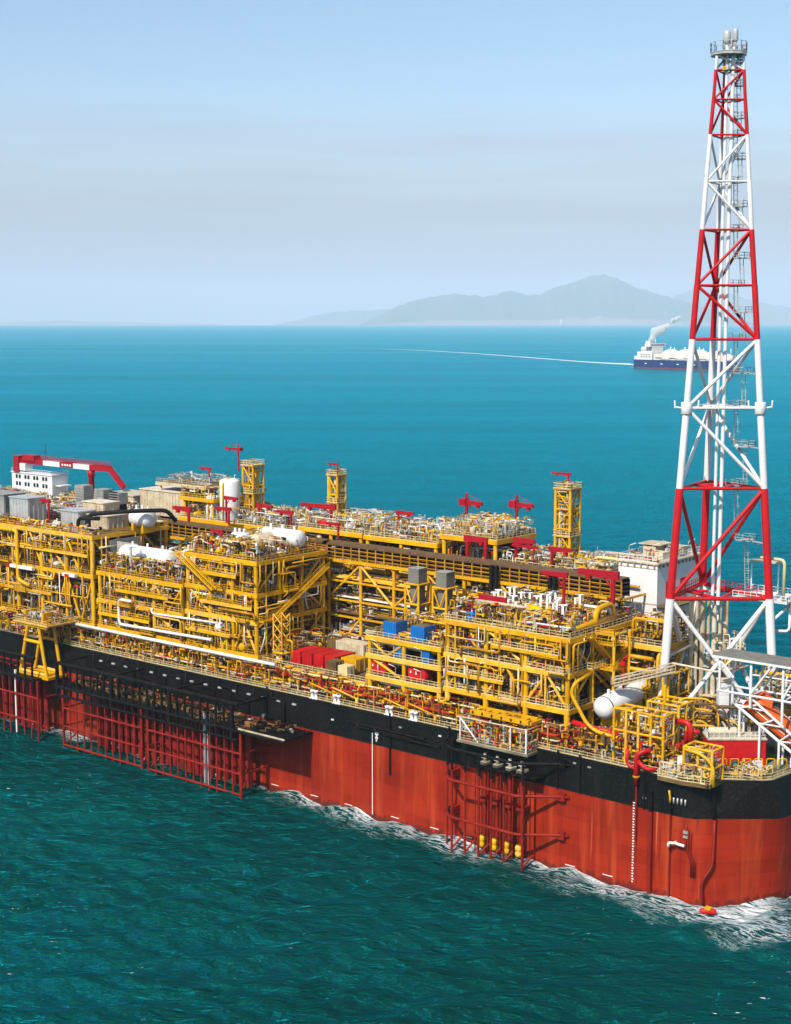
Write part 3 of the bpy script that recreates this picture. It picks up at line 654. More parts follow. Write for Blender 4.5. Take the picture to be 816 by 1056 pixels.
# black riser walkway
wk = thing('riser_walkway', 'black railed riser walkway hung on the hull above the long red guard', 'walkway', (-122, -5, 15))
box('floor_plate', (-160, -9.2, 14.9), (-83.2, -.01, 15.25), 'hullblack', wk)
bar('fender_tube', (-160.4, -9.2, 20.9), (-97, -9.2, 20.9), .42, 'hullblack', wk)
bar('fender_tube', (-160.4, -9.35, 15.0), (-83, -9.35, 15.0), .36, 'hullblack', wk)
bar('fender_tube', (-160.4, -9.35, 12.9), (-97, -9.35, 12.9), .3, 'hullblack', wk)
for i, x in enumerate(np.arange(-160.2, -96.5, 2.55)): bar('post', (x, -9.2, 12.6), (x, -9.2, 20.9), .3 if i % 8 else .5, 'hullblack', wk)
for x in (-160, -139, -118, -97): bar('stand_off', (x, -9.2, 20.9), (x, -.05, 20.9), .3, 'hullblack', wk)
b = MB(); b.rail([(-96.5, -9.2, 15.25), (-83.3, -9.2, 15.25), (-83.3, -.5, 15.25)], 'hullblack', 1.1, 1.8, .06); b.obj('railing', wk)
box('toe_plate', (-97, -9.3, 15.26), (-83, -9.1, 15.7), 'cream', wk)
rng = random.Random(5)
for i, x in enumerate(np.arange(-156, -97, 2.45)):
    b = MB(); y = -5 + rng.uniform(-.4, .4)
    b.box((x - .8, y - 1.0, 15.27), (x + .8, y + 1.6, 15.9 + rng.uniform(0, .5)), rng.choice(['brown', 'grating', 'rust'])); b.bar((x, y, 15.8), (x, y, 16.8 + rng.uniform(0, .8)), .36, rng.choice(['brown', 'dark', 'dark']), 8)
    b.box((x - .5, y - .5, 16.8), (x + .5, y + .5, 17.1), rng.choice(['rust', 'brown', 'grating', 'cream'])); b.obj('riser_hang_off', wk)
fittings(wk, -158, -85, -8.5, -.6, 15.4, 16.7, 170, rng, ['brown', 'rust', 'dark', 'grating', 'hullblack'])
for q in range(12):
    x = -157 + q * 5.6; pipe('wall_pipe', [(x, -.4, 22.3), (x, -.4, 19 + (q % 3)), (x + 4, -.4, 19 + (q % 3)), (x + 4, -.4, 16)], .16, 'hullblack', wk, 6)
for x in np.arange(-155, -88, 4.7): box('light_box', (x, -.34, 20.4), (x + 1.1, -.01, 20.75), 'silver', wk)
wk2 = thing('riser_walkway', 'black railed riser walkway at the left edge of the picture', 'walkway', (-190, -5, 15))
box('floor_plate', (-206, -9.2, 14.9), (-169, -.01, 15.25), 'hullblack', wk2)
for z, r in ((20.6, .42), (15.0, .36)): bar('fender_tube', (-206, -9.3, z), (-169, -9.3, z), r, 'hullblack', wk2)
for x in np.arange(-205, -168, 2.9): bar('post', (x, -9.2, 13), (x, -9.2, 20.6), .3, 'hullblack', wk2)
# middle guard with chamfered ends
mg = thing('riser_guard', 'small red tube guard with chamfered ends near the middle of the hull', 'guard frame', (-32, -3, 0), 'red tube guards on the hull side')
for z, mat in ((6.6, 'guard_red'), (14.2, 'guard_red'), (20.6, 'hullblack')):
    pipe('ring_tube', [(-44.2, -3.0, z + .3), (-41.6, -5.2, z), (-25.5, -5.2, z), (-18.8, -.9, z + .2), (-16.8, -.05, z + .2)], .3, mat, mg, 8, .5)
    for x in (-43.6, -18.2): box('bracket', (x - .7, -2.6 if x < -30 else -.9, z - .6), (x + .7, -.01, z + .9), mat, mg)
for x in (-43.6, -41.2, -37.9, -34.6, -31.6, -28.6, -24.2):
    bar('post', (x, -5.0 if x > -43 else -3.4, -1), (x, -5.0 if x > -43 else -3.4, 16.4), .24, 'guard_red', mg)
    bar('post', (x, -5.0 if x > -43 else -3.4, 16.4), (x, -5.0 if x > -43 else -3.4, 20.6), .25, 'hullblack', mg)
    if x > -43: bar('strut', (x, -5.0, .2), (x + 1.0, -3.2, 2.2), .2, 'guard_red', mg)
for i, x in enumerate((-35.6, -32.6, -29.6, -26.8)):
    bar('riser_tube', (x, -1.6, -1), (x, -1.6, 18.2), .42, 'guard_red', mg, 12)
    b = MB(); b.lathe((x - .1, -2.2, .9), (x - .1, -2.2, 3.5), [(0, .3), (.3, .75), (1.0, .8), (1.2, .5), (1.5, .8), (2.2, .75), (2.6, .3)], 'yellow', 10); b.obj('yellow_clamp', mg)
    b = MB(); b.box((x - .8, -2.4, 10.2), (x + .9, -.01, 11.0), 'guard_red'); b.obj('riser_clamp', mg)
    b = MB(); b.box((x - .7, -2.6, 17.8), (x + .7, -.3, 18.3), 'cream'); b.bar((x, -1.6, 18.3), (x, -1.6, 20.0), .35, 'cream', 8); b.box((x - .5, -2.1, 19.0), (x + .5, -1.1, 19.4), 'silver'); b.obj('riser_hang_off', mg)
for x in (-37.2, -34.1, -31.1, -28.2, -25.6): bar('thin_riser', (x, -2.6, -1), (x, -2.6, 17.4), .14, 'guard_red', mg, 8)
box('shelf', (-38, -3.4, 17.4), (-22.5, -.01, 17.75), 'hullblack', mg)
wp = thing('valve_platform', 'white framed valve platform projecting from the deck edge above the small red guard', 'platform', (-33, -2, 22))
box('floor_plate', (-41.2, -3.6, 21.7), (-24.2, 3, 22.15), 'deck', wp)
for x in (-40.6, -28.5): 
    for y in (-3.2, 1.5): bar('post', (x, y, 22.1), (x, y, 26.8), .15, 'white', wp)
bar('post', (-24.8, -3.2, 22.1), (-24.8, -3.2, 26.8), .2, 'white', wp)
for z, r in ((26.8, .15),):
    pipe('top_rail', [(-40.6, 1.5, z), (-40.6, -3.2, z), (-24.8, -3.2, z), (-24.8, 2.6, z)], r, 'cream', wp, 8, .2)
bar('brace', (-40.4, -3.2, 26.4), (-36.2, -3.2, 22.3), .16, 'white', wp)
b = MB(); b.box((-39.5, -1.5, 27.2), (-25.5, -.7, 28.1), 'yellow'); b.box((-39.5, 1.5, 27.2), (-25.5, 2.1, 28.1), 'yellow')
for x in np.arange(-39, -25, 2.3): b.box((x, -1.5, 27.3), (x + .4, 2.1, 27.9), 'yellow')
b.obj('lifting_beam', wp)
for x in (-37, -33.6, -30.2, -27):
    b = MB(); b.lathe((x, -.8, 22.2), (x, -.8, 26.4), [(0, .9), (.3, .9), (.5, .5), (2.2, .45), (2.4, .8), (3.2, .7), (3.9, .25)], 'yellow', 10); b.obj('riser_valve', wp)
fittings(wp, -40.5, -24.6, -3, 2.5, 22.2, 26.2, 260, random.Random(4), ['rust', 'yellow', 'cream', 'red', 'grating', 'silver'])
b = MB(); b.rail([(-41, -3.4, 22.15), (-24.4, -3.4, 22.15), (-24.4, 2.6, 22.15)], 'cream', 1.1, 1.4, .05); b.obj('railing', wp)

# ================================================================ PROCESS MODULES
def module(label, x0, x1, y0, y1, levels, nx, ny, seed, brace='alt', dens=1.0, r=.5, top_h=4.2, rail='yellow', top=True, base=DZ, pal=None, fac=True):
    t = thing('process_module', label, 'module', ((x0 + x1) / 2, (y0 + y1) / 2, base), 'process modules on the deck')
    rng = random.Random(seed); xs = lin(x0 + .5, x1 - .5, nx); ys = lin(y0 + .3, y1 - .3, ny)
    zl = [base] + list(levels)
    for k, z in enumerate(levels):
        deck_level(t, x0, x1, y0, y1, z, rail)
        frame(t, xs, ys, zl[k], z - .2, r, brace if k else 'none_', rng=rng, flip=k) if k else [bar('column', (x, y, base), (x, y, z - .2), r * 1.25, 'yellow', t, 12) for x in xs for y in ys]
        last = k == len(levels) - 1
        if last and not top: continue
        h = top_h if last else levels[k+1] - z - 1.0; A = (x1 - x0) * (y1 - y0) / 800 * dens
        plant(t, x0 + .4, x1 - .4, y0 + (.3 if fac else 4), y1 - .3, z, h, rng, int(16 * A), int(14 * A), int(16 * A), int(420 * A), pal)
        # front strip is what shows: more there
        if fac: plant(t, x0 + .4, x1 - .4, y0 + .3, y0 + 5, z, h, rng, int(12 * A), int(9 * A), int(8 * A), int(330 * A), pal)
        for i in range(int((x1 - x0) / 6)):
            floodlight((x0 + 2 + i * 6 + rng.uniform(-1, 1), y0 + .1, z), rng.choice((0.3, .6, -2.6)), t)
    for k, z in enumerate(levels[:-1]):
        yw = y0 + (y1 - y0) * (.55 if k % 2 else .45); xa = x0 + 1.5
        while xa < x1 - 2:
            xb = min(x1 - 1, xa + rng.uniform(3, 7))
            if rng.random() < .75: box('darkening_panel', (xa, yw, z + .01), (xb, yw + .15, levels[k+1] - 1.1), rng.choice(['brown', 'dark', 'rust', 'brown', 'grey']), t)  # panels added at mid-depth to darken the interior and stop see-through
            xa = xb + .4
    # pipes slung under the edge of each deck
    for z in levels:
        for q in range(2):
            a = rng.uniform(x0, x0 + 6); c = rng.uniform(x1 - 8, x1 - 1); yy = y0 + .5 + q * .8; zz = z - 1.1 - q * .5
            pipe('slung_pipe', [(a, yy, zz), (c, yy, zz), (c, yy + 3, zz)], rng.choice((.2, .28, .34)), rng.choice(['yellow', 'white', 'cream', 'gold']), t)
    if fac: facade(t, lambda u, d, z: (u, y0 - .3 - d, z), x0, x1, zl[1:] if len(levels) > 2 else zl, rng, rail=rail)
    facade(t, lambda u, d, z: (x1 + .32 + d, u, z), y0, y1, zl[1:], rng, rail=rail, k=.8)
    return t, rng
LIGHT = ['yellow', 'cream', 'cream', 'white', 'pale', 'silver', 'yellow']
mA, rA = module('tall three-deck yellow module nearest the flare tower', -50, -20, 4, 30, [30, 37.1, 44], 4, 4, 101, 'V', 1.15, rail='pale')
mL, rL = module('low yellow module carrying the two blue tanks', -71, -51.2, 4, 22, [29.3, 33.9, 37.8], 3, 3, 102, 'V', 1.0, .45, 2.6, rail='pale', top=False, fac=False)
plant(mL, -70.5, -52, 13, 22, 37.8, 3, rL, 10, 8, 6, 110); plant(mL, -64, -60.6, 5, 12, 37.8, 1.2, rL, 2, 2, 0, 20); plant(mL, -56, -52, 5, 12, 37.8, 2.6, rL, 3, 4, 2, 40)
mB, rB = module('yellow module with a sloping stair at its corner left of the containers', -127.5, -104, 4, 27, [28.4, 36.3, 42.6, 50], 4, 4, 103, 'V', 1.15, pal=LIGHT)
mD, rD = module('broad yellow module under the big white drum', -160, -128.6, 4, 29, [28.4, 35.0, 42.0], 4, 4, 104, 'K', 1.2, pal=LIGHT, top_h=5)
mC, rC = module('tall yellow module at the left edge with bare corner column', -214, -161.8, 4, 29, [28, 40.6, 50.5], 6, 4, 105, 'V', .85, .6, 3.6, top=False)
mE, rE = module('yellow module cut by the left edge of the picture', -262, -215.4, 4, 29, [28, 40.6, 50.2], 5, 3, 106, 'K', .5, .6, 3.6, top=False)
plant(mC, -213, -163, 5, 8, 50.5, 1.6, rC, 12, 8, 10, 160); plant(mC, -190, -163, 20, 29, 50.5, 3.4, rC, 12, 12, 10, 140, LIGHT); plant(mC, -213, -190, 18, 29, 50.5, 3.6, rC, 12, 12, 8, 140, ['white', 'cream', 'silver', 'grey'], ['white', 'cream', 'grey', 'silver', 'red', 'pale']); plant(mE, -261, -217, 18, 29, 50.2, 3, rE, 8, 8, 8, 120, LIGHT)
def mezz(t, x0, x1, y0, y1, z, rail, rng):
    box('mezzanine_deck', (x0, y0, z - .15), (x1, y1, z), 'grating', t); box('mezzanine_girder', (x0, y0 - .25, z - .55), (x1, y0 - .002, z + .08), 'yellow', t)
    b = MB(); b.rail([(x0, y0 - .1, z + .08), (x1, y0 - .1, z + .08)], rail); b.obj('railing', t); fittings(t, x0, x1, y0, y1, z + .05, z + 2.6, int((x1 - x0) * 6), rng, ['yellow', 'gold', 'brown', 'rust', 'cream', 'dark', 'yellow'])
    plant(t, x0, x1, y0, y1, z, 2.6, rng, int((x1 - x0) / 4), int((x1 - x0) / 4), int((x1 - x0) / 4), 0)
    for i in range(int((x1 - x0) / 6)): floodlight((x0 + 2 + i * 6, y0, z), rng.choice((.3, .7)), t)
mezz(mC, -213, -178, 3.4, 12, 34.2, 'yellow', rC); mezz(mC, -198, -163, 3.4, 12, 45.6, 'yellow', rC); mezz(mD, -152, -133, 3.2, 11, 38.4, 'yellow', rD); mezz(mB, -127, -112, 3.2, 11, 32.2, 'yellow', rB); mezz(mB, -122, -105, 3.4, 11, 39.4, 'yellow', rB); mezz(mB, -126, -110, 3.4, 11, 46.2, 'yellow', rB)
mezz(mA, -49, -35, 3.4, 11, 33.4, 'pale', rA); mezz(mA, -38, -22, 3.4, 11, 40.5, 'pale', rA); mezz(mD, -159, -140, 3.2, 10, 31.8, 'yellow', rD); mezz(mE, -260, -217, 3.4, 12, 34.2, 'yellow', rE); mezz(mE, -260, -217, 3.4, 12, 45.4, 'yellow', rE)
# their stairs, loops and special pipework
stair(mB, (-115.6, 2.4, 42.7), (-128, 2.4, 50.0), 1.3, side=(0, -1, 0)); stair(mB, (-103.2, 7, 36.3), (-103.2, 19, 42.6), 1.4, side=(1, 0, 0)); stair(mB, (-103.2, 19, 42.6), (-103.2, 26, 46.4), 1.4, side=(1, 0, 0))
box('stair_landing', (-129.6, .9, 49.7), (-127.9, 3.6, 49.95), 'yellow', mB)
for (pa, pb, za, zb) in ((8, 17, 44, 37.3), (12, 22, 37.1, 30.2)):
    stair(mA, (-19.0, pb, zb), (-19.0, pa, za), 1.5, side=(1, 0, 0)); 
stair(mA, (-17.2, 14.5, 37.2), (-17.2, 23.5, 42.0), 1.4, side=(1, 0, 0)); stair(mA, (-16.9, 24, 31.0), (-16.9, 15, 37.0), 1.4, side=(1, 0, 0))
for z in (44, 37.1, 42.0):
    box('stair_landing', (-19.4, 12, z - .2), (-15, 15.5, z), 'yellow', mA)
    b = MB(); b.rail([(-19.3, 12, z), (-15, 12, z), (-15, 15.5, z)], 'yellow', 1.1, 1.2, .06); b.obj('railing', mA)
for x, y in ((-15.2, 12.3), (-15.2, 24), (-15.2, 18)): bar('stair_post', (x, y, DZ), (x, y, 44), .3, 'yellow', mA)
# the big yellow elbow pipe, the row of white pipes on the near module roof
pipe('large_pipe', [(-33, 9, 47.8), (-30, 8.5, 47.8), (-26, 6.5, 45.2), (-21, 6.2, 45.4), (-20.5, 20, 45.6)], .75, 'yellow', mA, 12, 2)
pipe('large_pipe', [(-20.6, 14, 44.3), (-20.6, 14, 48), (-20.6, 20, 48.6), (-20.6, 21, 45)], .6, 'yellow', mA, 12, 2)
pipe('hanging_pipe', [(-17.5, 8, 37.0), (-17.6, 2.4, 36.2), (-18.4, 2.2, 34.0), (-14.8, 2.2, 28.8), (-12.6, 2.2, 27.6), (-7.8, 2.2, 27.2)], .36, 'yellow', mA, 10, 1.2)
rng = random.Random(77)
for i in range(26):
    x = -44.5 + (i % 13) * 1.55 + rng.uniform(-.3, .3); y = 11 + (i // 13) * 6 + rng.uniform(-1, 1); h = rng.uniform(3.6, 6.2)
    b = MB(); b.bar((x, y, 44), (x, y, 44 + h), .24, 'white', 8); b.bar((x - .8, y, 44 + h), (x + .9, y + .3, 44 + h + .1), .2, rng.choice(['white', 'silver', 'cream']), 6)
    b.box((x - .32, y - .32, 44 + h * .45), (x + .32, y + .32, 44 + h * .6), rng.choice(['cream', 'silver', 'rust', 'grey'])); b.obj('vent_riser', mA)
for x, L in ((-44, 9), (-37, 12), (-27, 6)): pipe('header', [(x, 4.8, 42.6), (x + L, 4.8, 42.6)], .62, 'yellow', mA, 12)
for i in range(14):
    x = -48 + i * 2.0; z = 30 if i % 2 else 37.1
    pipe('dropper', [(x, 5.0, z + 6), (x, 5.0, z + 3), (x + .8, 5.4, z + 2), (x + .8, 5.4, z)], .26, 'yellow', mA)
pipe('riser_pipe', [(-38.5, 4.6, 37), (-38.5, 4.6, 33), (-37.6, 4.6, 30.5)], .5, 'red', mA); pipe('riser_pipe', [(-34.5, 4.6, 43), (-34.5, 4.6, 38)], .35, 'red', mA)
for x in (-25.5, -23.5, -29, -27.6): 
    b = MB(); b.lathe((x, 5.2, 37.1), (x, 5.2, 38.8), [(0, .5), (.3, .6), (1.2, .6), (1.5, .3), (1.7, .1)], 'red', 10); b.obj('fire_valve', mA)
for x in (-33, -31.3, -29.4, -27.5): 
    b = MB(); b.lathe((x, 5.6, 30), (x, 5.6, 31.9), [(0, .7), (1.0, .8), (1.6, .5), (1.9, .1)], 'red', 10); b.bar((x - .9, 5.6, 31), (x + .9, 5.6, 31), .3, 'red', 8); b.obj('fire_valve', mA)
# white loop on the left modules and long white rail pipe
pipe('white_loop', [(-146, 3.0, 36.0), (-151, 3.0, 36.0), (-151, 3.0, 29.8), (-118, 3.0, 30.4)], .36, 'white', mD, 10, 1.2)
pipe('white_loop', [(-148, 5, 42), (-148, 4.4, 49.5), (-144.5, 4.4, 49.5), (-144.5, 5, 47)], .4, 'white', mD, 10, 1.2)
pipe('white_loop', [(-139, 3.2, 35.2), (-139, 3.2, 34), (-116, 3.2, 34.6)], .26, 'white', mD)
pipe('yellow_loop', [(-200, 2.6, 42), (-200, 2.6, 49.5), (-191, 2.6, 49.5), (-191, 2.6, 36.5), (-186, 2.6, 35.4)], .5, 'yellow', mC, 10, 1.2)
pipe('black_exhaust', [(-168, 8, 50.5), (-168, 8, 55.2), (-160, 14, 56.0), (-154, 22, 56), (-153, 24, 53)], .55, 'dark', mC, 10, 1.5)
pipe('black_exhaust', [(-171, 7, 50.5), (-171, 7, 54.0), (-165, 9, 54.2)], .5, 'dark', mC, 10, 1.2)
for (a, c, z) in ((-194, -184.5, 39.6), (-172, -167, 39.7)):
    b = MB(); b.box((a, 2.2, z), (c, 3.2, z + .8), 'white'); b.box((a - 1.6 if c - a > 6 else c - 4, 2.15, z - .2), (a if c - a > 6 else c - 2.2, 3.25, z + .6), 'red'); b.obj('monorail_beam', mC)
b = MB(); b.bar((-172, 1.6, 28.0), (-96, 1.6, 28.0), .42, 'white', 10); lp = b.obj('edge_pipe', mD)
# panel of grey cladding inside the corner
box('cladding', (-161.2, 9, 42.4), (-160.9, 19, 49), 'grey', mD); box('cladding', (-160.8, 11, 42.4), (-153, 11.3, 48.6), 'silver', mC)
# deck houses, grey packages and cabinets on the left module roof (separate things)
def cabin(label, a, c, mat, name='equipment_house', cat='cabin', ribs='x', windows=None, group=None):
    t = thing(name, label, cat, ((a[0]+c[0])/2, (a[1]+c[1])/2, a[2]), group)
    b = MB(); b.box(a, (c[0], c[1], c[2] - .15), mat); wl_ = b.obj('wall_block', t); box('roof', (a[0] - .25, a[1] - .25, c[2] - .15), (c[0] + .25, c[1] + .25, c[2] + .1), mat, t)
    n = int((c[0] - a[0]) / 1.3)
    if not windows:
        for i in range(n): box('rib', (a[0] + .3 + i * 1.3, a[1] - .1, a[2] + .1), (a[0] + .5 + i * 1.3, a[1] - .002, c[2] - .3), mat, wl_)
        k = int((c[1] - a[1]) / 1.5)
        for i in range(k): box('rib', (c[0] + .002, a[1] + .3 + i * 1.5, a[2] + .1), (c[0] + .1, a[1] + .5 + i * 1.5, c[2] - .3), mat, wl_)
    else:
        for wx, wz, ww, wh in windows:
            box('window', (wx, a[1] - .06, wz), (wx + ww, a[1] - .002, wz + wh), 'glass_dark', wl_)
    return t
cabin('grey ribbed package at the left edge on the module roof', (-214, 9, 50.6), (-205, 16, 57.2), 'grey', 'equipment_package', 'package')
cabin('pale ribbed package second from the left edge on the module roof', (-202.5, 9, 50.6), (-194.5, 15, 57.0), 'silver', 'equipment_package', 'package')
cabin('cream ribbed enclosure beside the black exhaust pipes', (-176, 14, 50.6), (-168, 21, 54.0), 'cream', 'equipment_package', 'package')
cabin('pale ribbed enclosure left of the cream one on the left module roof', (-184.5, 12, 50.6), (-177.2, 18, 54.6), 'silver', 'equipment_package', 'package')
cabin('tan enclosure half hidden behind the pale one on the left module roof', (-186, 20.5, 50.6), (-177.5, 26, 56.0), 'cream', 'equipment_package', 'package')
cabin('dark brown low package behind the left module rail', (-226, 8, 50.3), (-217, 16, 55), 'rust', 'equipment_package', 'package')
for i, (x, lab) in enumerate(((-205, 'tall grey vent box below the red crane post'), (-196.4, 'grey vent box right of the red crane post'), (-190, 'dark grey vent box farthest right behind the left module'))):
    t = thing('vent_box', lab, 'vent', (x, 36, 52), 'grey vent boxes behind the left module'); b = MB()
    m_ = 'grey' if i < 2 else 'dark'
    box('casing', (x - 2, 34.4, 53.5), (x + 2, 37.8, 57.6 - i * .5), 'grey', t); box('plinth', (x - 1.8, 34.6, 51), (x + 1.8, 37.6, 53.5), m_, t)
    for k in range(5): box('louvre', (x - 1.8, 34.25, 53.9 + k * .7), (x + 1.8, 34.398, 54.2 + k * .7), m_, t)
wins = [(-253 + k * 4.4 + d, z, 1.0, 1.2) for k in range(4) for d in (0, 1.5) for z in (53.2, 55.4)]
wb = cabin('white accommodation block with two rows of windows under the red and white crane', (-255, 48, 50), (-235, 54, 57.3), 'white', 'accommodation_block', 'building', windows=wins)
b = MB(); b.rail([(-255, 48, 57.4), (-235, 48, 57.4), (-235, 54, 57.4)], 'white'); b.obj('railing', wb)
box('balcony', (-234.7, 49, 54), (-232, 53, 54.3), 'white', wb)
cb = cabin('cream building with plain walls on the far side left of the white column', (-190, 44, 50), (-172, 56, 57), 'cream', 'equipment_house', 'cabin')
cabin('low flat cream cabin behind the broad module', (-206, 44, 50), (-193, 54, 54.6), 'cream', 'equipment_house', 'cabin')

# tanks and vessels resting on the modules
def vessel(label, p, q, r, mat, name='pressure_vessel', cat='vessel', group='white pressure vessels', k=.5, n=20, saddle=1.4, band=None):
    p = Vector(p); q = Vector(q); L = (q - p).length; d = (q - p).normalized()
    t = thing(name, label, cat, ((p.x + q.x) / 2, (p.y + q.y) / 2, p.z - r - saddle), group)
    b = MB(); b.lathe(p, q, dome_prof(L, r, k), mat, n); sh_ = b.obj('shell', t)
    for f in (.25, .75):
        c = p.lerp(q, f); w = Vector((abs(d.x) * .4 + abs(d.y) * r * .8, abs(d.y) * .4 + abs(d.x) * r * .8, 0))
        box('saddle', c - w - Vector((0, 0, r + saddle)), c + w - Vector((0, 0, r * .55)), 'yellow', t)
    for f in (.2, .5, .8):
        c = p.lerp(q, f); bar('nozzle', c + Vector((0, 0, r * .9)), c + Vector((0, 0, r + .9)), .3, mat, sh_)
    if band:
        c = p.lerp(q, .12); b = MB(); b.lathe(c - d * .12, c + d * .12, [(0, r + .03), (.24, r + .03)], band, n); b.obj('band', sh_)
    return t
vessel('big white horizontal drum on the broad left module', (-156, 9, 46.2), (-137.5, 9, 46.2), 2.5, 'white', band='cream')
vessel('second white drum lying behind the big one on the broad left module', (-138, 13, 46.6), (-129.5, 13, 46.6), 2.3, 'white')
vessel('white dome-ended vessel at the corner of the stair module roof', (-117, 19.5, 53.4), (-104.4, 19.5, 53.4), 2.1, 'white')
vessel('white vessel lying across the stair module roof', (-113, 12, 53.0), (-113, 25, 53.0), 1.7, 'cream')
vessel('short white drum on the stair module roof near the red jib', (-122, 14, 52.8), (-117, 14, 52.8), 1.6, 'white')
vessel('white drum on the left module roof behind the exhausts', (-165, 20, 53.6), (-157.5, 20, 53.6), 2.3, 'white')
vessel('white tank with dark hoop beside the yellow cage at the blunt end', (-15.2, 7.2, 30.2), (-13.8, 22, 32.6), 2.25, 'white', 'storage_tank', 'tank', None, .75, 24, 2, 'dark')
vessel('silver drum on a low deck inside the left module', (-187, 7, 32.3), (-177, 7, 32.3), 2.0, 'silver')
vessel('small silver motor drum on the left module lower deck', (-199, 6, 30.4), (-194, 6, 30.4), 1.3, 'silver')
def tote(label, a, c, mat, group, rounded=False):
    t = thing('tank', label, 'tank', ((a[0]+c[0])/2, (a[1]+c[1])/2, a[2]), group)
    if rounded:
        b = MB(); n = 16; w = (c[0]-a[0])/2; h = c[2]-a[2]; ring_ = []
        for y in (a[1], c[1]): ring_.append([(a[0]+w + w * math.copysign(abs(math.cos(q))**.6, math.cos(q)), y, a[2]+h/2 + h/2 * math.copysign(abs(math.sin(q))**.6, math.sin(q))) for q in [2*math.pi*i/n for i in range(n)]])
        b.add(ring_[0] + ring_[1], [(i, (i+1)%n, n+(i+1)%n, n+i) for i in range(n)] + [tuple(range(n-1,-1,-1)), tuple(range(n, 2*n))], mat, [True]*n + [False]*2); b.obj('shell', t)
        box('hatch', (a[0]+w-.18, a[1]-.1, a[2]+h*.45), (a[0]+w+.18, a[1]-.002, a[2]+h*.65), 'white', t); box('hatch', (a[0]+w-1.6, a[1]-.1, a[2]+h*.5), (a[0]+w-1.3, a[1]-.002, a[2]+h*.65), 'white', t)
        for x in (a[0]+.6, c[0]-1): box('foot', (x, a[1]+.2, a[2]-.3), (x+.4, c[1]-.2, a[2]+.25), 'yellow', t)
    else:
        box('shell', a, c, mat, t)
        n = int((c[0]-a[0]) / .7)
        for i in range(n): box('rib', (a[0]+.12+i*.7, a[1]-.1, a[2]+.15), (a[0]+.4+i*.7, a[1]-.002, c[2]-.15), mat, t)
        box('lid', (a[0]+.3, a[1]+.5, c[2]), (c[0]-.3, c[1]-.5, c[2]+.12), 'grating', t)
    return t
tote('left of the two large blue ribbed tanks on the low module roof', (-68.0, 5.6, 37.9), (-64.4, 9.4, 41.0), 'blue', 'large blue ribbed tanks')
tote('right of the two large blue ribbed tanks on the low module roof', (-60.4, 5.6, 37.9), (-56.8, 9.4, 41.0), 'blue', 'large blue ribbed tanks')
tote('left of the two small blue tanks under the low module roof', (-63.9, 4.3, 33.95), (-61.7, 6.3, 36.6), 'blue', 'small blue tanks')
tote('right of the two small blue tanks under the low module roof', (-56.6, 4.3, 33.95), (-54.4, 6.3, 36.6), 'blue', 'small blue tanks')
tote('left of the two rounded red tanks on the bottom deck of the low module', (-70.4, 4.4, 29.75), (-66.2, 7.8, 32.7), 'red', 'rounded red tanks', True)
tote('right of the two rounded red tanks on the bottom deck of the low module', (-60.2, 4.4, 29.75), (-55.6, 7.8, 32.9), 'red', 'rounded red tanks', True)
bd = thing('drum', 'small blue drum standing on the near module roof beside a red jib', 'drum', (-44.5, 5.6, 44)); b = MB()
b.lathe((-44.5, 5.6, 44.06), (-44.5, 5.6, 46.2), [(0, .9), (.1, 1), (.9, 1), (1, 1.06), (1.1, 1), (1.9, 1), (2.1, .8)], 'blue', 16); b.obj('shell', bd); b = MB(); b.bar((-44.5, 5.6, 46.2), (-44.5, 5.6, 46.6), .3, 'silver', 8); b.obj('cap', bd)
# grey filter boxes on yellow stands
for i, (x, lab) in enumerate(((-73.4, 'left grey square duct box standing on a yellow frame'), (-65.6, 'right grey square duct box standing on a yellow frame'))):
    t = thing('duct_box', lab, 'duct', (x, 24, DZ), 'grey duct boxes on yellow frames')
    box('casing', (x - 1.5, 22.5, 45.6), (x + 1.5, 25.5, 49.4), 'stone', t); box('rim', (x - 1.6, 22.4, 49.4), (x + 1.6, 25.6, 49.55), 'grey', t); box('duct', (x - 1.2, 22.8, 38), (x + 1.2, 25.2, 45.6), 'stone', t)
    for dx in (-1.9, 1.9):
        for y in (22, 26): bar('leg', (x + dx, y, DZ), (x + dx, y, 46), .26, 'yellow', t)
    for z in (46, 41.5, 37):
        for y in (22, 26): bar('beam', (x - 1.9, y, z), (x + 1.9, y, z), .25, 'yellow', t)
        for dx in (-1.9, 1.9): bar('beam', (x + dx, 22, z), (x + dx, 26, z), .25, 'yellow', t)
    for z in (46, 41.5): bar('brace', (x - 1.9, 21.95, z), (x, 21.95, z - 4.4), .18, 'yellow', t); bar('brace', (x + 1.9, 21.95, z), (x, 21.95, z - 4.4), .18, 'yellow', t)

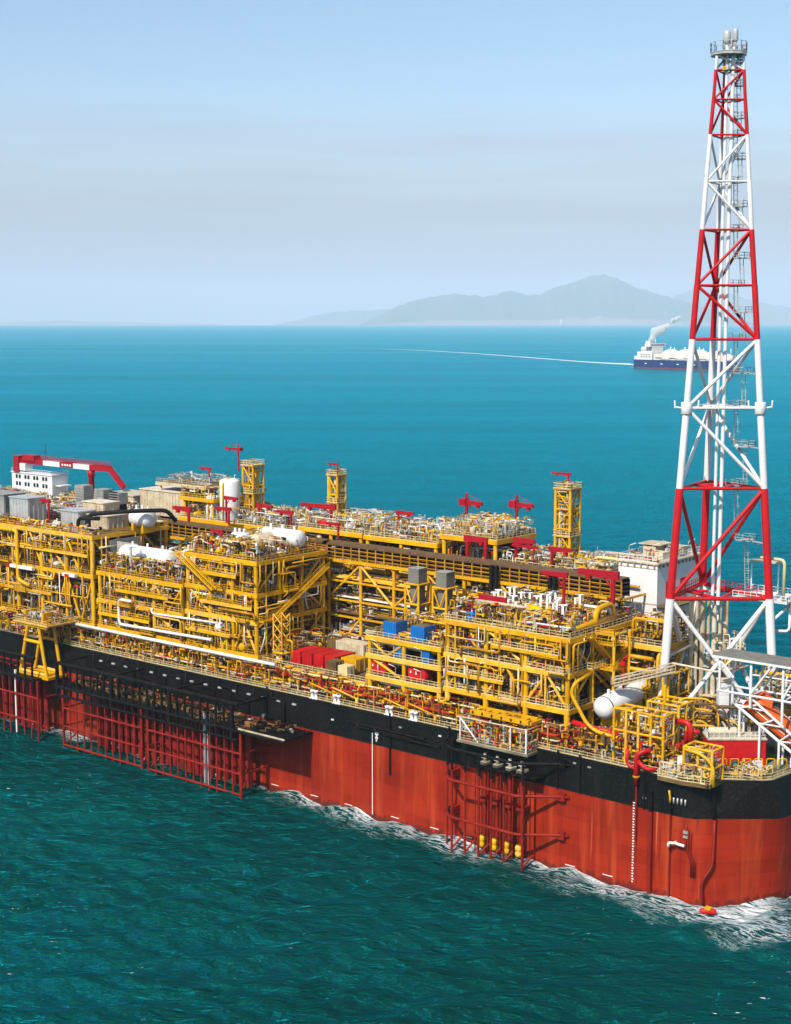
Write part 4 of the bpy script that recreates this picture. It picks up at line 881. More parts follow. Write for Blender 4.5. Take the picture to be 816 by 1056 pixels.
# ================================================================ LAYDOWN AREA with containers
ld = thing('laydown_deck', 'open laydown deck with pale rail between the yellow modules', 'deck', (-88, 15, DZ))
deck_level(ld, -103.2, -72.2, 5, 29, 27.0, 'pale')
for x in lin(-102, -73, 6):
    for y in (5.6, 17, 28.4): bar('column', (x, y, DZ), (x, y, 26.2), .4, 'yellow', ld)
for i, x in enumerate(lin(-102, -78.8, 5)[:-1]): bar('brace', (x, 5.0, DZ), (x + 5.8, 5.0, 26.2), .2, 'yellow', ld)
plant(ld, -103, -73, 25, 29, 27, 4, random.Random(31), 14, 10, 8, 160); plant(ld, -103, -98, 6, 24, 27, 6, random.Random(32), 8, 8, 6, 90)
def container(label, a, c, mat, group='containers on the laydown deck', doors=True):
    t = thing('freight_container', label, 'container', ((a[0]+c[0])/2, (a[1]+c[1])/2, a[2]), group)
    box('shell', a, c, mat, t)
    for x in (a[0], c[0] - .22):
        for y in (a[1] - .04, c[1] - .18): box('corner_post', (x - .02, y, a[2] - .02), (x + .24, y + .22, c[2] + .04), mat, t)
    n = int((c[0] - a[0] - .6) / .55)
    for i in range(n): box('corrugation', (a[0] + .35 + i * .55, a[1] - .07, a[2] + .15), (a[0] + .62 + i * .55, a[1] - .002, c[2] - .15), mat, t)
    if doors:
        for k in (0, 1):
            y0 = a[1] + .25 + k * (c[1] - a[1] - .4) / 2; b = MB(); b.box((c[0] + .002, y0, a[2] + .15), (c[0] + .08, y0 + (c[1] - a[1] - .6) / 2, c[2] - .15), mat); dr = b.obj('door', t); bar('locking_bar', (c[0] + .16, y0 + .6, a[2] + .2), (c[0] + .16, y0 + .6, c[2] - .2), .05, 'silver', dr, 6)
    return t
rc = [(-97.8, 'leftmost of the red containers standing in a row'), (-94.6, 'second red container from the left in the row'), (-91.4, 'third red container from the left in the row'), (-88.2, 'rightmost red container of the row beside the yellow one')]
for i, (x, lab) in enumerate(rc): container(lab, (x, 8.5 + i * .3, 27.15), (x + 2.9, 15.5 + i * .3, 29.9), 'red', 'row of red containers')
container('cream container standing behind the red ones', (-93.5, 19, 27.15), (-85, 22.6, 31.0), 'cream'); container('small yellow container at the right end of the row', (-83.4, 9.5, 27.15), (-79, 13.5, 30.2), 'yellow')
container('small tan crate in front of the yellow container', (-84.4, 5.8, 27.15), (-81.6, 8.4, 30), 'grating'); container('tan crate on the laydown deck at the rail', (-81, 5.8, 27.15), (-78.4, 8.4, 29.4), 'pale')
container('small cream box left of the red containers', (-102, 15, 27.15), (-99.6, 18.6, 29.6), 'pale')
container('small tan crate left of the cream container', (-97.5, 20.2, 27.15), (-94, 23.4, 30.4), 'grating')
# lattice ladder tower beside the stair module
lt = thing('lattice_column', 'slim yellow lattice column standing on the laydown deck at the stair module', 'tower', (-100.5, 8.5, 27))
for dx in (0, 2.6):
    for dy in (0, 2.6): bar('leg', (-101.8 + dx, 7 + dy, 27), (-101.8 + dx, 7 + dy, 38), .2, 'yellow', lt)
for k in range(5):
    z = 27 + k * 2.2
    for (a, c) in (((0, 0), (2.6, 0)), ((2.6, 0), (2.6, 2.6)), ((0, 2.6), (2.6, 2.6)), ((0, 0), (0, 2.6))):
        bar('lacing', (-101.8 + a[0], 7 + a[1], z), (-101.8 + c[0], 7 + c[1], z + 2.2), .12, 'yellow', lt); bar('lacing', (-101.8 + c[0], 7 + c[1], z), (-101.8 + a[0], 7 + a[1], z + 2.2), .12, 'yellow', lt)

# ================================================================ CENTRAL PIPE RACK
def rack(label, x0, x1, seed):
    t = thing('pipe_rack', label, 'pipe rack', ((x0 + x1) / 2, 35, DZ), 'central pipe rack')
    rng = random.Random(seed); xs = np.arange(x0, x1 + .1, 10.2); y0, y1 = 30.4, 40
    for x in xs:
        for y in (y0, y1): bar('column', (x, y, DZ), (x, y, 47.2), .42, 'yellow', t)
        for z in (30, 34, 38, 42.5, 47.2): bar('cross_beam', (x, y0, z), (x, y1, z), .34, 'yellow', t, 4)
    for z in (30, 34, 38, 42.5): bar('long_beam', (x0, y0 - .3, z), (x1, y0 - .3, z), .3, 'yellow', t, 4)
    for i, x in enumerate(xs[:-1]):
        if i % 2 == 0: bar('brace', (x, y0 - .2, 38), (x + 10.2, y0 - .2, 46.8), .28, 'yellow', t); 
        else: bar('brace', (x, y0 - .2, 46.8), (x + 10.2, y0 - .2, 38), .28, 'yellow', t)
        bar('brace', (x, y0 - .2, DZ), (x + 10.2, y0 - .2, 34), .26, 'yellow', t) if i % 3 == 0 else None
    for z in (30.4, 34.4, 38.4, 42.9):
        y = y0 + .4
        while y < y1 - .5:
            r = rng.choice((.18, .25, .32, .42)); y += r
            a = x0 + rng.uniform(0, 4); c = x1 - rng.uniform(0, 4)
            bar('rack_pipe', (a, y, z + r), (c, y, z + r), r, rng.choice(['yellow', 'yellow', 'gold', 'brown', 'cream', 'white', 'rust', 'silver']), t, 8); y += r + rng.uniform(.15, .7)
    # top truss of brown cable trays with yellow lattice in front
    bar('truss_chord', (x0, y0 - .4, 47.4), (x1, y0 - .4, 47.4), .5, 'yellow', t, 4); bar('truss_chord', (x0, y0 - .4, 51.2), (x1, y0 - .4, 51.2), .36, 'brown', t, 4)
    for k, z in enumerate((48.4, 49.3, 50.2)): bar('truss_rail', (x0, y0 - .5, z), (x1, y0 - .5, z), .11, 'gold', t, 4)
    for x in np.arange(x0, x1 + .1, 2.55): bar('truss_post', (x, y0 - .5, 47.5), (x, y0 - .5, 51.2), .17, 'gold', t, 4)
    for k in range(4): box('cable_tray', (x0, y0 + .5, 47.9 + k * .85), (x1, y0 + 2.6, 48.05 + k * .85), 'brown', t)
    box('tray_backing', (x0, y0 + 2.7, 47.6), (x1, y0 + 2.85, 51.3), 'dark', t)
    box('roof_tray', (x0, y0 - .3, 51.45), (x1, y0 + 2.7, 51.62), 'brown', t)
    for q in range(7):
        y = y0 + 3.6 + q * .95; bar('rack_pipe', (x0 + rng.uniform(0, 8), y, 48.6 + rng.uniform(0, 1.6)), (x1 - rng.uniform(0, 8), y, 48.6), rng.choice((.25, .34, .42)), rng.choice(['brown', 'grey', 'gold', 'cream', 'rust']), t, 8)
    fittings(t, x0, x1, y0 + .2, y0 + 4, 28, 47, int((x1 - x0) * 6), rng, ['yellow', 'gold', 'cream', 'rust', 'brown', 'white', 'pale'])
    return t, rng
kA, _ = rack('yellow pipe rack with brown truss behind the containers and near module', -106, -24.4, 201)
kB, _ = rack('yellow pipe rack seen over the left modules', -240, -107.6, 202)
for x in (-41.5, -40.2, -55.5, -56.8):
    for d in (0, .9): bar('black_riser', (x + d * .5, 29.2 - d, 38 if x < -50 else 44), (x + d * .5, 29.2 - d, 51.2), .42, 'dark', kA, 8)

# ================================================================ FAR-SIDE MODULES
def far_module(label, x0, x1, z, seed, y0=41.4, y1=57, h=4.5, dens=1.4, gm='yellow', mid=None):
    t = thing('far_module', label, 'module', ((x0 + x1) / 2, (y0 + y1) / 2, DZ), 'modules along the far side'); rng = random.Random(seed)
    for zz in (z - 15, z - 8, z): deck_level(t, x0, x1, y0, y1, zz, 'pale', 1.0, gm, joists=False)
    for k in range(int((x1 - x0) / 4) + 1):
        xa = x0 + k * 4.0; xb = min(x1, xa + 3.9)
        if xb > xa + .3: box('blast_wall_panel', (xa, y1 - 1.2, DZ), (xb, y1 - 1.0, z - 1.0), 'brown', t)
    plant(t, x0, x1, y0, y0 + 7, z - 8, 6.5, rng, int((x1-x0) * .5), int((x1-x0) * .3), int((x1-x0) * .3), int((x1-x0) * 8)); plant(t, x0, x1, y0, y0 + 7, z - 15, 6, rng, int((x1-x0) * .4), int((x1-x0) * .2), int((x1-x0) * .3), int((x1-x0) * 6))
    for x in lin(x0 + .6, x1 - .6, max(3, int((x1 - x0) / 9))):
        for y in (y0 + .4, y1 - .4): bar('column', (x, y, DZ), (x, y, z - .2), .5, 'yellow', t)
    A = (x1 - x0) * (y1 - y0) / 400 * dens
    plant(t, x0, x1, y0, y1, z, h, rng, int(15 * A), int(15 * A), int(10 * A), int(230 * A), LIGHT, ['yellow', 'cream', 'pale', 'white', 'cream', 'gold', 'silver'])
    if mid: plant(t, x0, x1, y0, y0 + 6, mid, z - mid - 1, rng, int(8 * A), int(6 * A), int(5 * A), int(90 * A))
    return t
far_module('raised far-side module with cream pipes below two red jibs', -80.5, -64.5, 54.4, 301, 41.6, 57, 4.2, 1.9)
far_module('far-side module left of the raised one, covered in cream pipes', -104, -81.6, 52.0, 302, h=4.4)
far_module('low far-side module in front of the right yellow column tower', -63.4, -36, 49.2, 303, h=3.2, dens=1.2)
far_module('far-side module behind the stair module with cream pipes', -126, -105, 52.2, 304, h=4.2)
far_module('far-side module round the white column vessel', -171, -127.4, 51.0, 305, h=4.0, dens=1.1)
far_module('far-side module behind the left modules', -219, -191, 49.8, 306, h=3.4, dens=.8)
far_module('far-side module below the accommodation block', -262, -220, 49.8, 307, h=2.5, dens=.6)
cp = thing('roof_platform', 'cream railed roof platform left of the white column vessel', 'platform', (-176, 50, 57)); deck_level(cp, -184, -164, 45, 57.6, 59.2, 'cream', .8, 'cream', joists=False)
for x in (-183, -174, -165):
    for y in (45.6, 57): bar('column', (x, y, 51), (x, y, 58.6), .35, 'cream', cp)
fittings(cp, -183, -165, 46, 57, 59.3, 61.4, 70, random.Random(9), ['cream', 'grey', 'white', 'silver'])
pf = thing('valve_deck', 'yellow round-cornered deck beside the cream building', 'platform', (-166, 45, 51)); deck_level(pf, -171, -158, 42, 52, 56.4, 'yellow', .8)
for x in (-170, -159):
    for y in (42.6, 51.4): bar('column', (x, y, 51), (x, y, 55.8), .4, 'yellow', pf)
plant(pf, -171, -158, 42, 52, 56.4, 3, random.Random(91), 5, 6, 3, 60, LIGHT)

# column towers: yellow lattice round tall vessels
def column_tower(label, x, y, w, z0, z1, seed, vessels, group='yellow lattice column towers'):
    t = thing('column_tower', label, 'tower', (x, y, z0), group); rng = random.Random(seed); c = [(x - w, y - w), (x + w, y - w), (x + w, y + w), (x - w, y + w)]
    for a in c: bar('leg', (*a, z0), (*a, z1), .34, 'yellow', t)
    n = max(3, int((z1 - z0) / 4.4))
    for k in range(n):
        za = z0 + (z1 - z0) * k / n; zb = z0 + (z1 - z0) * (k + 1) / n
        for i in range(4):
            a, e = c[i], c[(i+1) % 4]; bar('beam', (*a, zb), (*e, zb), .2, 'yellow', t); bar('brace', (*(a if (k+i) % 2 else e), za), (*(e if (k+i) % 2 else a), zb), .16, 'yellow', t)
    for k, (dx, dy, r, mat, zt) in enumerate(vessels):
        b = MB(); L = zt - z0; b.lathe((x + dx, y + dy, z0), (x + dx, y + dy, zt), dome_prof(L, r), mat, 16); b.obj('column_vessel', t)
    for zz, ww in ((z1, w + .45), (z0 + (z1 - z0) * .52, w + .4)):
        box('platform', (x - ww, y - ww, zz), (x + ww, y + ww, zz + .25), 'yellow', t)
        b = MB(); b.rail([(x - ww, y - ww, zz + .25), (x + ww, y - ww, zz + .25), (x + ww, y + ww, zz + .25), (x - ww, y + ww, zz + .25), (x - ww, y - ww, zz + .25)], 'pale', 1.2, 1.0, .07); b.obj('railing', t)
    fittings(t, x - w, x + w, y - w, y + w, z0, z1 + 1.5, int(60 + (z1 - z0) * 4), rng, ['yellow', 'gold', 'pale', 'cream', 'yellow'])
    for q in range(5): 
        px_, py_ = x + rng.uniform(-w, w), y - w + rng.uniform(0, 1); bar('riser_pipe', (px_, py_, z0), (px_, py_, z1 - rng.uniform(0, 6)), rng.choice((.2, .3)), rng.choice(['yellow', 'gold', 'cream']), t, 8)
    return t
column_tower('free-standing yellow lattice tower left of the white house', -51.6, 51, 1.95, 44, 66.4, 401, [(-.7, -.4, .7, 'cream', 58), (.5, .2, .7, 'silver', 65.6), (0, 1.1, .9, 'yellow', 64)])
column_tower('slim yellow lattice tower in the middle of the far side', -121.8, 51, 1.5, 50, 64.8, 402, [(0, 0, .8, 'silver', 64), (.7, .7, .6, 'yellow', 63)])
column_tower('yellow lattice tower right of the tall white column', -150.5, 49.5, 1.9, 50, 65.6, 403, [(.4, .3, 1.1, 'yellow', 65), (-.8, 0, .7, 'cream', 62)])
for lab, x, r, z0, z1 in (('tall white upright column vessel beside the lattice tower', -154.4, 2.7, 50.5, 62.4), ('shorter white upright vessel left of the tall one', -160.8, 2.0, 48, 57.4)):
    t = thing('column_vessel', lab, 'vessel', (x, 44.5, z0)); b = MB(); b.lathe((x, 44.5, z0), (x, 44.5, z1), dome_prof(z1 - z0, r, .35), 'white', 20); b.obj('shell', t)
    pipe('down_pipe', [(x + .4, 44.5 - r - .2, z0), (x + .4, 44.5 - r - .2, z1 - 1.2), (x + .4, 44.5, z1 + .4)], .22, 'yellow', t); box('base_ring', (x - r, 44.5 - r, z0 - .8), (x + r, 44.5 + r, z0), 'yellow', t)
    if r > 2.8:
        box('platform', (x - r - .2, 41.4, z1 + 1.2), (x + r, 47.6, z1 + 1.5), 'yellow', t)
        b = MB(); b.rail([(x - r - .2, 41.4, z1 + 1.5), (x + r, 41.4, z1 + 1.5), (x + r, 47.6, z1 + 1.5), (x - r - .2, 47.6, z1 + 1.5), (x - r - .2, 41.4, z1 + 1.5)], 'pale', 1.3, 1, .08); b.obj('railing', t)
        for dx, dy in ((-2.6, -2.6), (2.6, -2.6), (-2.6, 2.6), (2.6, 2.6)): bar('bracket', (x + dx * .7, 44.5 + dy * .7, z1 - 1), (x + dx, 44.5 + dy, z1 + 1.2), .2, 'yellow', t)

# ================================================================ RED JIBS AND CRANES
def jib(label, x, y, z, h, L, ang, style=0, s=1.0, mat='crane_red'):
    """post, beam and trolley; style 1 has a king post with stay wires, style 2 a second leg"""
    t = thing('jib_crane', label, 'crane', (x, y, z), 'red jib cranes'); a = math.radians(ang); d = Vector((math.cos(a), math.sin(a), 0)); p = Vector((x, y, z)); tp = p + Vector((0, 0, h))
    bar('post', p, tp, .38 * s, mat, t, 10)
    b = MB(); q0 = tp - d * L * .16; q1 = tp + d * L
    side = Vector((-d.y, d.x, 0)) * .28 * s; vs = []
    for q, hh in ((q0, .62 * s), (q1, .42 * s)): vs += [q - side - Vector((0,0,hh)), q + side - Vector((0,0,hh)), q + side + Vector((0,0,hh)), q - side + Vector((0,0,hh))]
    b.add(vs, [(3,2,1,0),(4,5,6,7),(0,1,5,4),(1,2,6,5),(2,3,7,6),(3,0,4,7)], mat); bm_ = b.obj('boom', t)
    c = tp + d * L * .7; box('trolley', c - Vector((.4*s, .4*s, 1.1*s)), c + Vector((.4*s, .4*s, -.5*s)), mat, bm_)
    if style == 1:
        bar('king_post', tp, tp + Vector((0, 0, 2.2 * s)), .3 * s, mat, t); bar('stay', tp + Vector((0,0,2.1*s)), q1 + Vector((0,0,.4)), .07, mat, t, 6); bar('stay', tp + Vector((0,0,2.1*s)), q0 + Vector((0,0,.5)), .07, mat, t, 6)
        box('winch_house', q0 - Vector((.9*s, .9*s, .9*s)), q0 + Vector((.9*s, .9*s, .8*s)), mat, t)
    if style == 2: bar('second_leg', q1 - d * .5 - Vector((0,0,h)), q1 - d * .5, .38 * s, mat, t, 10)
    bar('brace', tp - Vector((0,0,h*.3)), tp + d * L * .3 - Vector((0,0,.3)), .16 * s, mat, t, 6)
    return t
jib('left of the two red cranes with stay wires on the raised far module', -81, 52, 54.4, 6.6, 5.5, -10, 1)
jib('right of the two red cranes with stay wires on the raised far module', -68.5, 55, 54.4, 6.8, 5.5, -10, 1)
jib('red jib on the low far module left of the yellow tower', -60, 43, 49.2, 5.6, 4.6, 10, 0, 1.2)
jib('thin red portal between the jib and the yellow tower', -54.5, 42, 49.2, 4.6, -6, 0, 0, .6)
jib('red jib at the foot of the free-standing yellow tower', -50, 42.5, 49.2, 4.6, 4.6, 12, 0, 1.0)
jib('big red jib below the raised far module', -72, 40.5, 48, 6.4, 5.4, 5, 2, 1.2)
jib('red jib with long arm at the middle yellow tower', -117.5, 44, 52, 5.6, -10, 2, 0, 1.1)
jib('small red jib right of the middle yellow tower', -98, 47, 52, 5.6, 4.4, 4, 0, .8)
jib('small red jib in front of the cream pipes at the middle', -107, 35, 51.5, 3.6, -4, 0, 0, .7)
jib('red jib on the stair module roof', -120.5, 9, 50, 5.0, -3.6, 0, 0, .8)
jib('red jib standing right of the white column vessel', -143, 44, 51, 5.0, 5, 0, 0, .9)
jib('red jib standing before the white column vessel', -149, 38, 51.5, 6.6, 4.2, 0, 0, .8)
jib('red jib with arm to the left below the white column vessel', -146, 36, 51.5, 4, -5.0, 0, 0, .8)
jib('short thick red jib over the broad left module', -158, 33, 51.4, 3.4, -6.0, 0, 0, 1.1)
jib('red jib right of the white column vessel behind the cream pipes', -129.5, 42, 51, 4.4, -5, 0, 0, .8)
jib('small red jib on top of the yellow tower right of the white column', -153.5, 47, 64, 6, -5, 0, 1, .6)
jib('thin red jib on top of the middle yellow tower', -121.6, 51, 64.8, 2.8, -3.4, 0, 0, .5)
jib('thin red jib on top of the free-standing yellow tower', -51.4, 50.8, 66.4, 3.4, -4.4, 0, 0, .5)
jib('short red jib at the left edge of the near module roof', -43.5, 8, 44, 4.6, 5.5, 5, 0, 1.2)
jib('tall thin red jib post standing on the near module roof', -28, 14, 44, 10.2, -5.4, 0, 0, .9)
jib('big red portal crane at the right of the near module roof', -21.6, 22, 44, 9.8, -8.2, 0, 0, 1.35)
jib('red jib in front of the accommodation block', -217, 22, 50.5, 5.5, -4.5, 0, 0, .8)
jib('red jib between the pale package and the cream enclosure', -189.5, 12, 50.5, 6.0, -3.6, 0, 0, .8)
jib('thin red mast jib on the cream roof platform', -168, 50, 59.2, 4.4, -4, 0, 0, .6)
# large red and white pedestal crane at the far left
pc = thing('pedestal_crane', 'large pedestal crane with red and white box boom at the far left', 'crane', (-217.6, 48, 50))
XC, ZC_ = 4.4, -2.5
b = MB(); b.lathe((-217.6, 49, 49), (-217.6, 49, 60), [(0, .95), (9, .85), (9.4, 1.1), (11, 1.1)], 'crane_red', 16); b.obj('pedestal', pc)
def boom_seg(xa, xb, mat, z, h=.8):
    b = MB(); b.box((xa, 48.2, z - h), (xb, 49.8, z + h), mat); return b.obj('boom', pc)
for xa, xb, mat in ((-252, -239.5, 'crane_red'), (-239.5, -231.5, 'white'), (-231.5, -225, 'crane_red'), (-225, -217.5, 'white'), (-217.5, -209, 'crane_red')):
    seg = boom_seg(xa, xb, mat, 60.9)
    if xa == -231.5:
        b = MB()
        for k in range(4): b.box((-230.4 + k * 1.2, 48.13, 60.6), (-229.6 + k * 1.2, 48.195, 61.2), 'white')
        b.obj('lettering', seg)
b = MB(); b.rail([(-250, 48.2, 61.7), (-209, 48.2, 61.7)], 'crane_red', 1.1, 1.2, .06); b.rail([(-250, 49.8, 61.7), (-209, 49.8, 61.7)], 'crane_red', 1.1, 1.2, .06); b.obj('railing', pc)
b = MB(); b.add([(-209, 48.3, 60.2), (-209, 49.7, 60.2), (-209, 49.7, 61.65), (-209, 48.3, 61.65), (-203.4, 48.5, 55.4), (-203.4, 49.5, 55.4), (-202.4, 49.5, 56.4), (-202.4, 48.5, 56.4)], [(3,2,1,0),(4,5,6,7),(0,1,5,4),(1,2,6,5),(2,3,7,6),(3,0,4,7)], 'crane_red'); b.obj('boom_tip', pc)
b = MB(); b.box((-253.4, 47.4, 57.4), (-250.6, 50.6, 62.4), 'crane_red'); b.box((-249, 47.8, 61), (-243.4, 50.2, 62.9), 'crane_red'); b.obj('machinery_house', pc); b = MB(); b.box((-250.4, 47.6, 58), (-247.6, 50.4, 60.2), 'white'); b.obj('operator_cab', pc)
bar('aerial', (-239, 49, 61.9), (-239, 49, 66.6), .08, 'dark', pc, 6)

# ================================================================ YELLOW A-FRAME ON THE SIDE (left)
af = thing('side_davit_frame', 'yellow A-shaped support frame with railed platform at the hull side on the left', 'frame', (-173, -4, 15))
for x0, x1 in ((-178.6, -175), (-168, -170.6)):
    for y in (-6.5, -2): bar('leg', (x0, y, 15.6), (x1, y, 28), .45, 'yellow', af)
for z, a, c in ((16, -178.6, -168), (24, -176.4, -169.6), (28, -178, -167)): 
    for y in (-6.6, -1.9): bar('beam', (a, y, z), (c, y, z), .42, 'yellow', af)
box('platform', (-180, -7.4, 28.4), (-166, 2, 28.7), 'yellow', af); b = MB(); b.rail([(-180, 2, 28.7), (-180, -7.3, 28.7), (-166, -7.3, 28.7), (-166, 2, 28.7)], 'pale', 1.2, 1.2, .06); b.obj('railing', af)
box('shoe', (-180, -7.2, 14.9), (-166.6, -1.4, 15.6), 'yellow', af)
fittings(af, -179, -167, -6.5, 1.5, 28.8, 31.2, 60, random.Random(6), ['yellow', 'grey', 'dark', 'cream', 'rust'])
b = MB(); b.bar((-176.5, -4.5, 30.2), (-170.5, -4.5, 30.2), .95, 'silver', 14); b.box((-177.4, -5.8, 28.7), (-176.6, -3.2, 31.4), 'yellow'); b.box((-170.4, -5.8, 28.7), (-169.6, -3.2, 31.4), 'yellow'); b.obj('winch', af)

# ================================================================ FLARE TOWER
ft = thing('flare_tower', 'tall red and white three-legged lattice flare tower', 'tower', (-2.5, 33, DZ))
K = F_PX / math.cos(TH)
C0 = Vector((-4.2, 30.0, 0)) + VR * .6; CT = Vector((-3.2, 33.0, 0))
def leg_pt(i, z):
    f = (z - 23.0) / (152.5 - 23.0)
    e = 19.6 + (5.9 - 19.6) * min(1, max(0, f)) if False else None
    # side length of the triangle: piecewise taper (wide foot, slender head)
    S = np.interp(z, [22, 51, 72.3, 87.7, 100.7, 110.9, 121.3, 130.3, 138.9, 145.4, 150.8, 154], [22.9, 19.1, 16.2, 14.06, 12.34, 10.93, 9.3, 8.1, 6.92, 5.94, 5.26, 4.89])
    if i == 0: off = -VR * S / 2 - VD * S * .289
    elif i == 1: off = VR * S / 2 - VD * S * .289
    else: off = VD * S * .577
    return C0 + off + Vector((0, 0, z))
ZL = [DZ, 51.0, 72.3, 87.7, 100.7, 110.9, 121.3, 130.3, 138.9, 145.4, 150.8, 153.6]
ZC = ['white', 'tower_red', 'white', 'white', 'tower_red', 'tower_red', 'white', 'white', 'tower_red', 'tower_red', 'white']
for k, mat in enumerate(ZC):
    za, zb = ZL[k], ZL[k+1]; rl = np.interp(za, [22, 100, 154], [.86, .58, .27]); rb = np.interp(za, [22, 154], [.46, .19])
    for i in range(3): bar('leg', leg_pt(i, za), leg_pt(i, zb + .01), rl, mat, ft, 14)
    for i, j in ((0, 1), (1, 2), (2, 0)):
        if k > 0: bar('horizontal', leg_pt(i, za), leg_pt(j, za), rb * (.85 if za > 60 else 1.0), 'tower_red' if 'tower_red' in (mat, ZC[k-1]) and not (mat == 'white' and za in (100.7, 138.9)) else 'white', ft, 10)
        flip = (k % 2 == 1)
        if k == 0:
            bar('diagonal', leg_pt(i, za + 1), leg_pt(j, zb), rb, mat, ft, 10); bar('diagonal', leg_pt(j, za + 1), leg_pt(i, zb), rb, mat, ft, 10)
        else:
            p, q = (i, j) if flip else (j, i)
            if (i, j) == (1, 2): p, q = q, p
            bar('diagonal', leg_pt(p, za), leg_pt(q, zb), rb, mat, ft, 10)
# inner triangle bracing at the big joints
for z, mat in ((51.0, 'tower_red'), (72.3, 'tower_red'), (87.7, 'white')):
    md = [(leg_pt(i, z) + leg_pt((i+1) % 3, z)) / 2 for i in range(3)]
    for i in range(3): bar('plan_brace', md[i], md[(i+1) % 3], .3, mat, ft)
# collars with lugs
for i in (0, 1):
    p = leg_pt(i, 87.7); bar('collar', p - Vector((0,0,1.1)), p + Vector((0,0,1.1)), 1.05, 'white', ft, 14)
    for s in (-1, 1): bar('lug', p + VR * s * 1.0, p + VR * s * 2.2 + Vector((0,0,.2)), .2, 'white', ft); bar('lug', p + VR * s * 2.2, p + VR * s * 2.3 + Vector((0,0,1.5)), .16, 'white', ft)
# flare risers
cc = C0 - VD * 1.2 + VR * .1
bar('flare_pipe', cc + VR * -.6 + Vector((0,0,49)), cc + VR * -.6 + Vector((0,0,155)), .32, 'white', ft, 12); bar('flare_pipe', cc + VR * .55 + Vector((0,0,49)), cc + VR * .55 + Vector((0,0,155)), .38, 'white', ft, 12)
for k in range(7): 
    q = cc + VR * (-4 + k * 1.15) + VD * 3.2; bar('flare_pipe', q + Vector((0,0,DZ)), q + Vector((0,0,49.5)), .34 if k % 2 else .5, 'cream', ft, 10)
b = MB(); q = C0 + Vector((0,0,51.2)); b.lathe(q, q + Vector((0,0,.3)), [(0, 1), (.3, 1)], 'white', 12); b.obj('pipe_collar', ft)
# ladder with landings behind the right leg
def tower_ladder():
    for k in range(len(ZL) - 2):
        za, zb = ZL[k+1], ZL[k+2]; zm = (za + zb) / 2
        for a, c in ((za, zm), (zm, zb)):
            f = .42 if a == za else .62
            pt = lambda z: leg_pt(1, z).lerp(leg_pt(2, z), f * .8) + VR * .2
            b = MB()
            for s in (-.35, .35): b.bar(pt(a) + VR * s, pt(c) + VR * s, .09, 'silver')
            for i in range(int((c - a) / .9)): 
                t = (i + .5) * .9 / (c - a); m_ = pt(a).lerp(pt(c), t); b.bar(m_ - VR * .35, m_ + VR * .35, .05, 'silver')
            for i in range(int((c - a) / 1.8)):
                t = (i + .6) * 1.8 / (c - a); m_ = pt(a).lerp(pt(c), t)
                for s in (-.5, .5): b.bar(m_ + VR * s, m_ + VR * s - VD * .8, .04, 'silver')
                b.bar(m_ + VR * .5 - VD * .8, m_ - VR * .5 - VD * .8, .05, 'silver')
            b.obj('ladder', ft)
            p = pt(c); b = MB(); e = leg_pt(1, c)
            hw = max(.75, min(1.5, (e - leg_pt(2, c)).length * .11)); b.box((p.x - hw, p.y - hw, p.z - .12), (p.x + hw, p.y + hw, p.z), 'silver'); b.rail([(p.x - hw, p.y - hw, p.z), (p.x + hw, p.y - hw, p.z), (p.x + hw, p.y + hw, p.z), (p.x - hw, p.y + hw, p.z)], 'silver', 1.1, 1.1, .06)
            b.bar(p, e, .16, 'silver'); b.obj('landing', ft)
tower_ladder()
# head platform and burner tips
b = MB(); pc_ = [C0 + (VR * math.cos(a) + VD * math.sin(a)) * 3.4 + Vector((0,0,153.6)) for a in [2*math.pi*i/12 for i in range(12)]]
b.add(pc_ + [p + Vector((0,0,.45)) for p in pc_], [tuple(range(11,-1,-1)), tuple(range(12,24))] + [(i, (i+1)%12, 12+(i+1)%12, 12+i) for i in range(12)], 'silver'); b.obj('head_platform', ft)
b = MB(); b.rail([p + Vector((0,0,.45)) for p in pc_] + [pc_[0] + Vector((0,0,.45))], 'silver', 1.9, .9, .07); b.obj('railing', ft)
for o, r, z0, z1 in ((-.6, .7, 155.6, 158.0), (.95, .55, 156.0, 158.4), (.2, .3, 154.6, 156.6)):
    b = MB(); q = cc + VR * o + VD * .6; b.lathe(q + Vector((0,0,z0)), q + Vector((0,0,z1)), [(0, r*.6), (.5, r), (z1-z0-.4, r), (z1-z0, r*.9)], 'silver', 12); b.bar(q + Vector((0,0,154.0)), q + Vector((0,0,z0)), r * .5, 'silver', 8); b.obj('burner_tip', ft)
fittings(ft, C0.x - 2, C0.x + 2.5, C0.y - 2, C0.y + 2, 151, 155.6, 22, random.Random(2), ['silver', 'grey'])
# service platform at the red joint
b = MB(); q = leg_pt(1, 51); b.box((q.x - 8, q.y + .5, 50.2), (q.x + 3.5, q.y + 9, 50.5), 'white'); b.rail([(q.x - 8, q.y + .5, 50.5), (q.x + 3.5, q.y + .5, 50.5), (q.x + 3.5, q.y + 9, 50.5), (q.x - 8, q.y + 9, 50.5)], 'white', 1.2, 1.2, .07); b.obj('service_platform', ft)
b = MB(); b.rail([leg_pt(0, 51.4), leg_pt(2, 51.4), leg_pt(1, 51.4)], 'tower_red', 1.3, 1.1, .07); b.obj('railing', ft)
bar('bracket', q + Vector((0,0,-5)), Vector((q.x + 3, q.y + 4, 50)), .3, 'white', ft)
pipe('platform_pipe', [(q.x + 2, q.y + 2, 50.5), (q.x + 2, q.y + 2, 58.5), (q.x - 3, q.y + 2, 58.5)], .3, 'pale', ft); pipe('platform_pipe', [(q.x + 3, q.y + 3, 50), (q.x + 3, q.y + 3, 44.5), (q.x - 2, q.y + 3, 44)], .3, 'white', ft)
box('canopy', (q.x - 8.6, q.y + 7.6, 56.6), (q.x - 2, q.y + 10.4, 56.8), 'cream', ft)
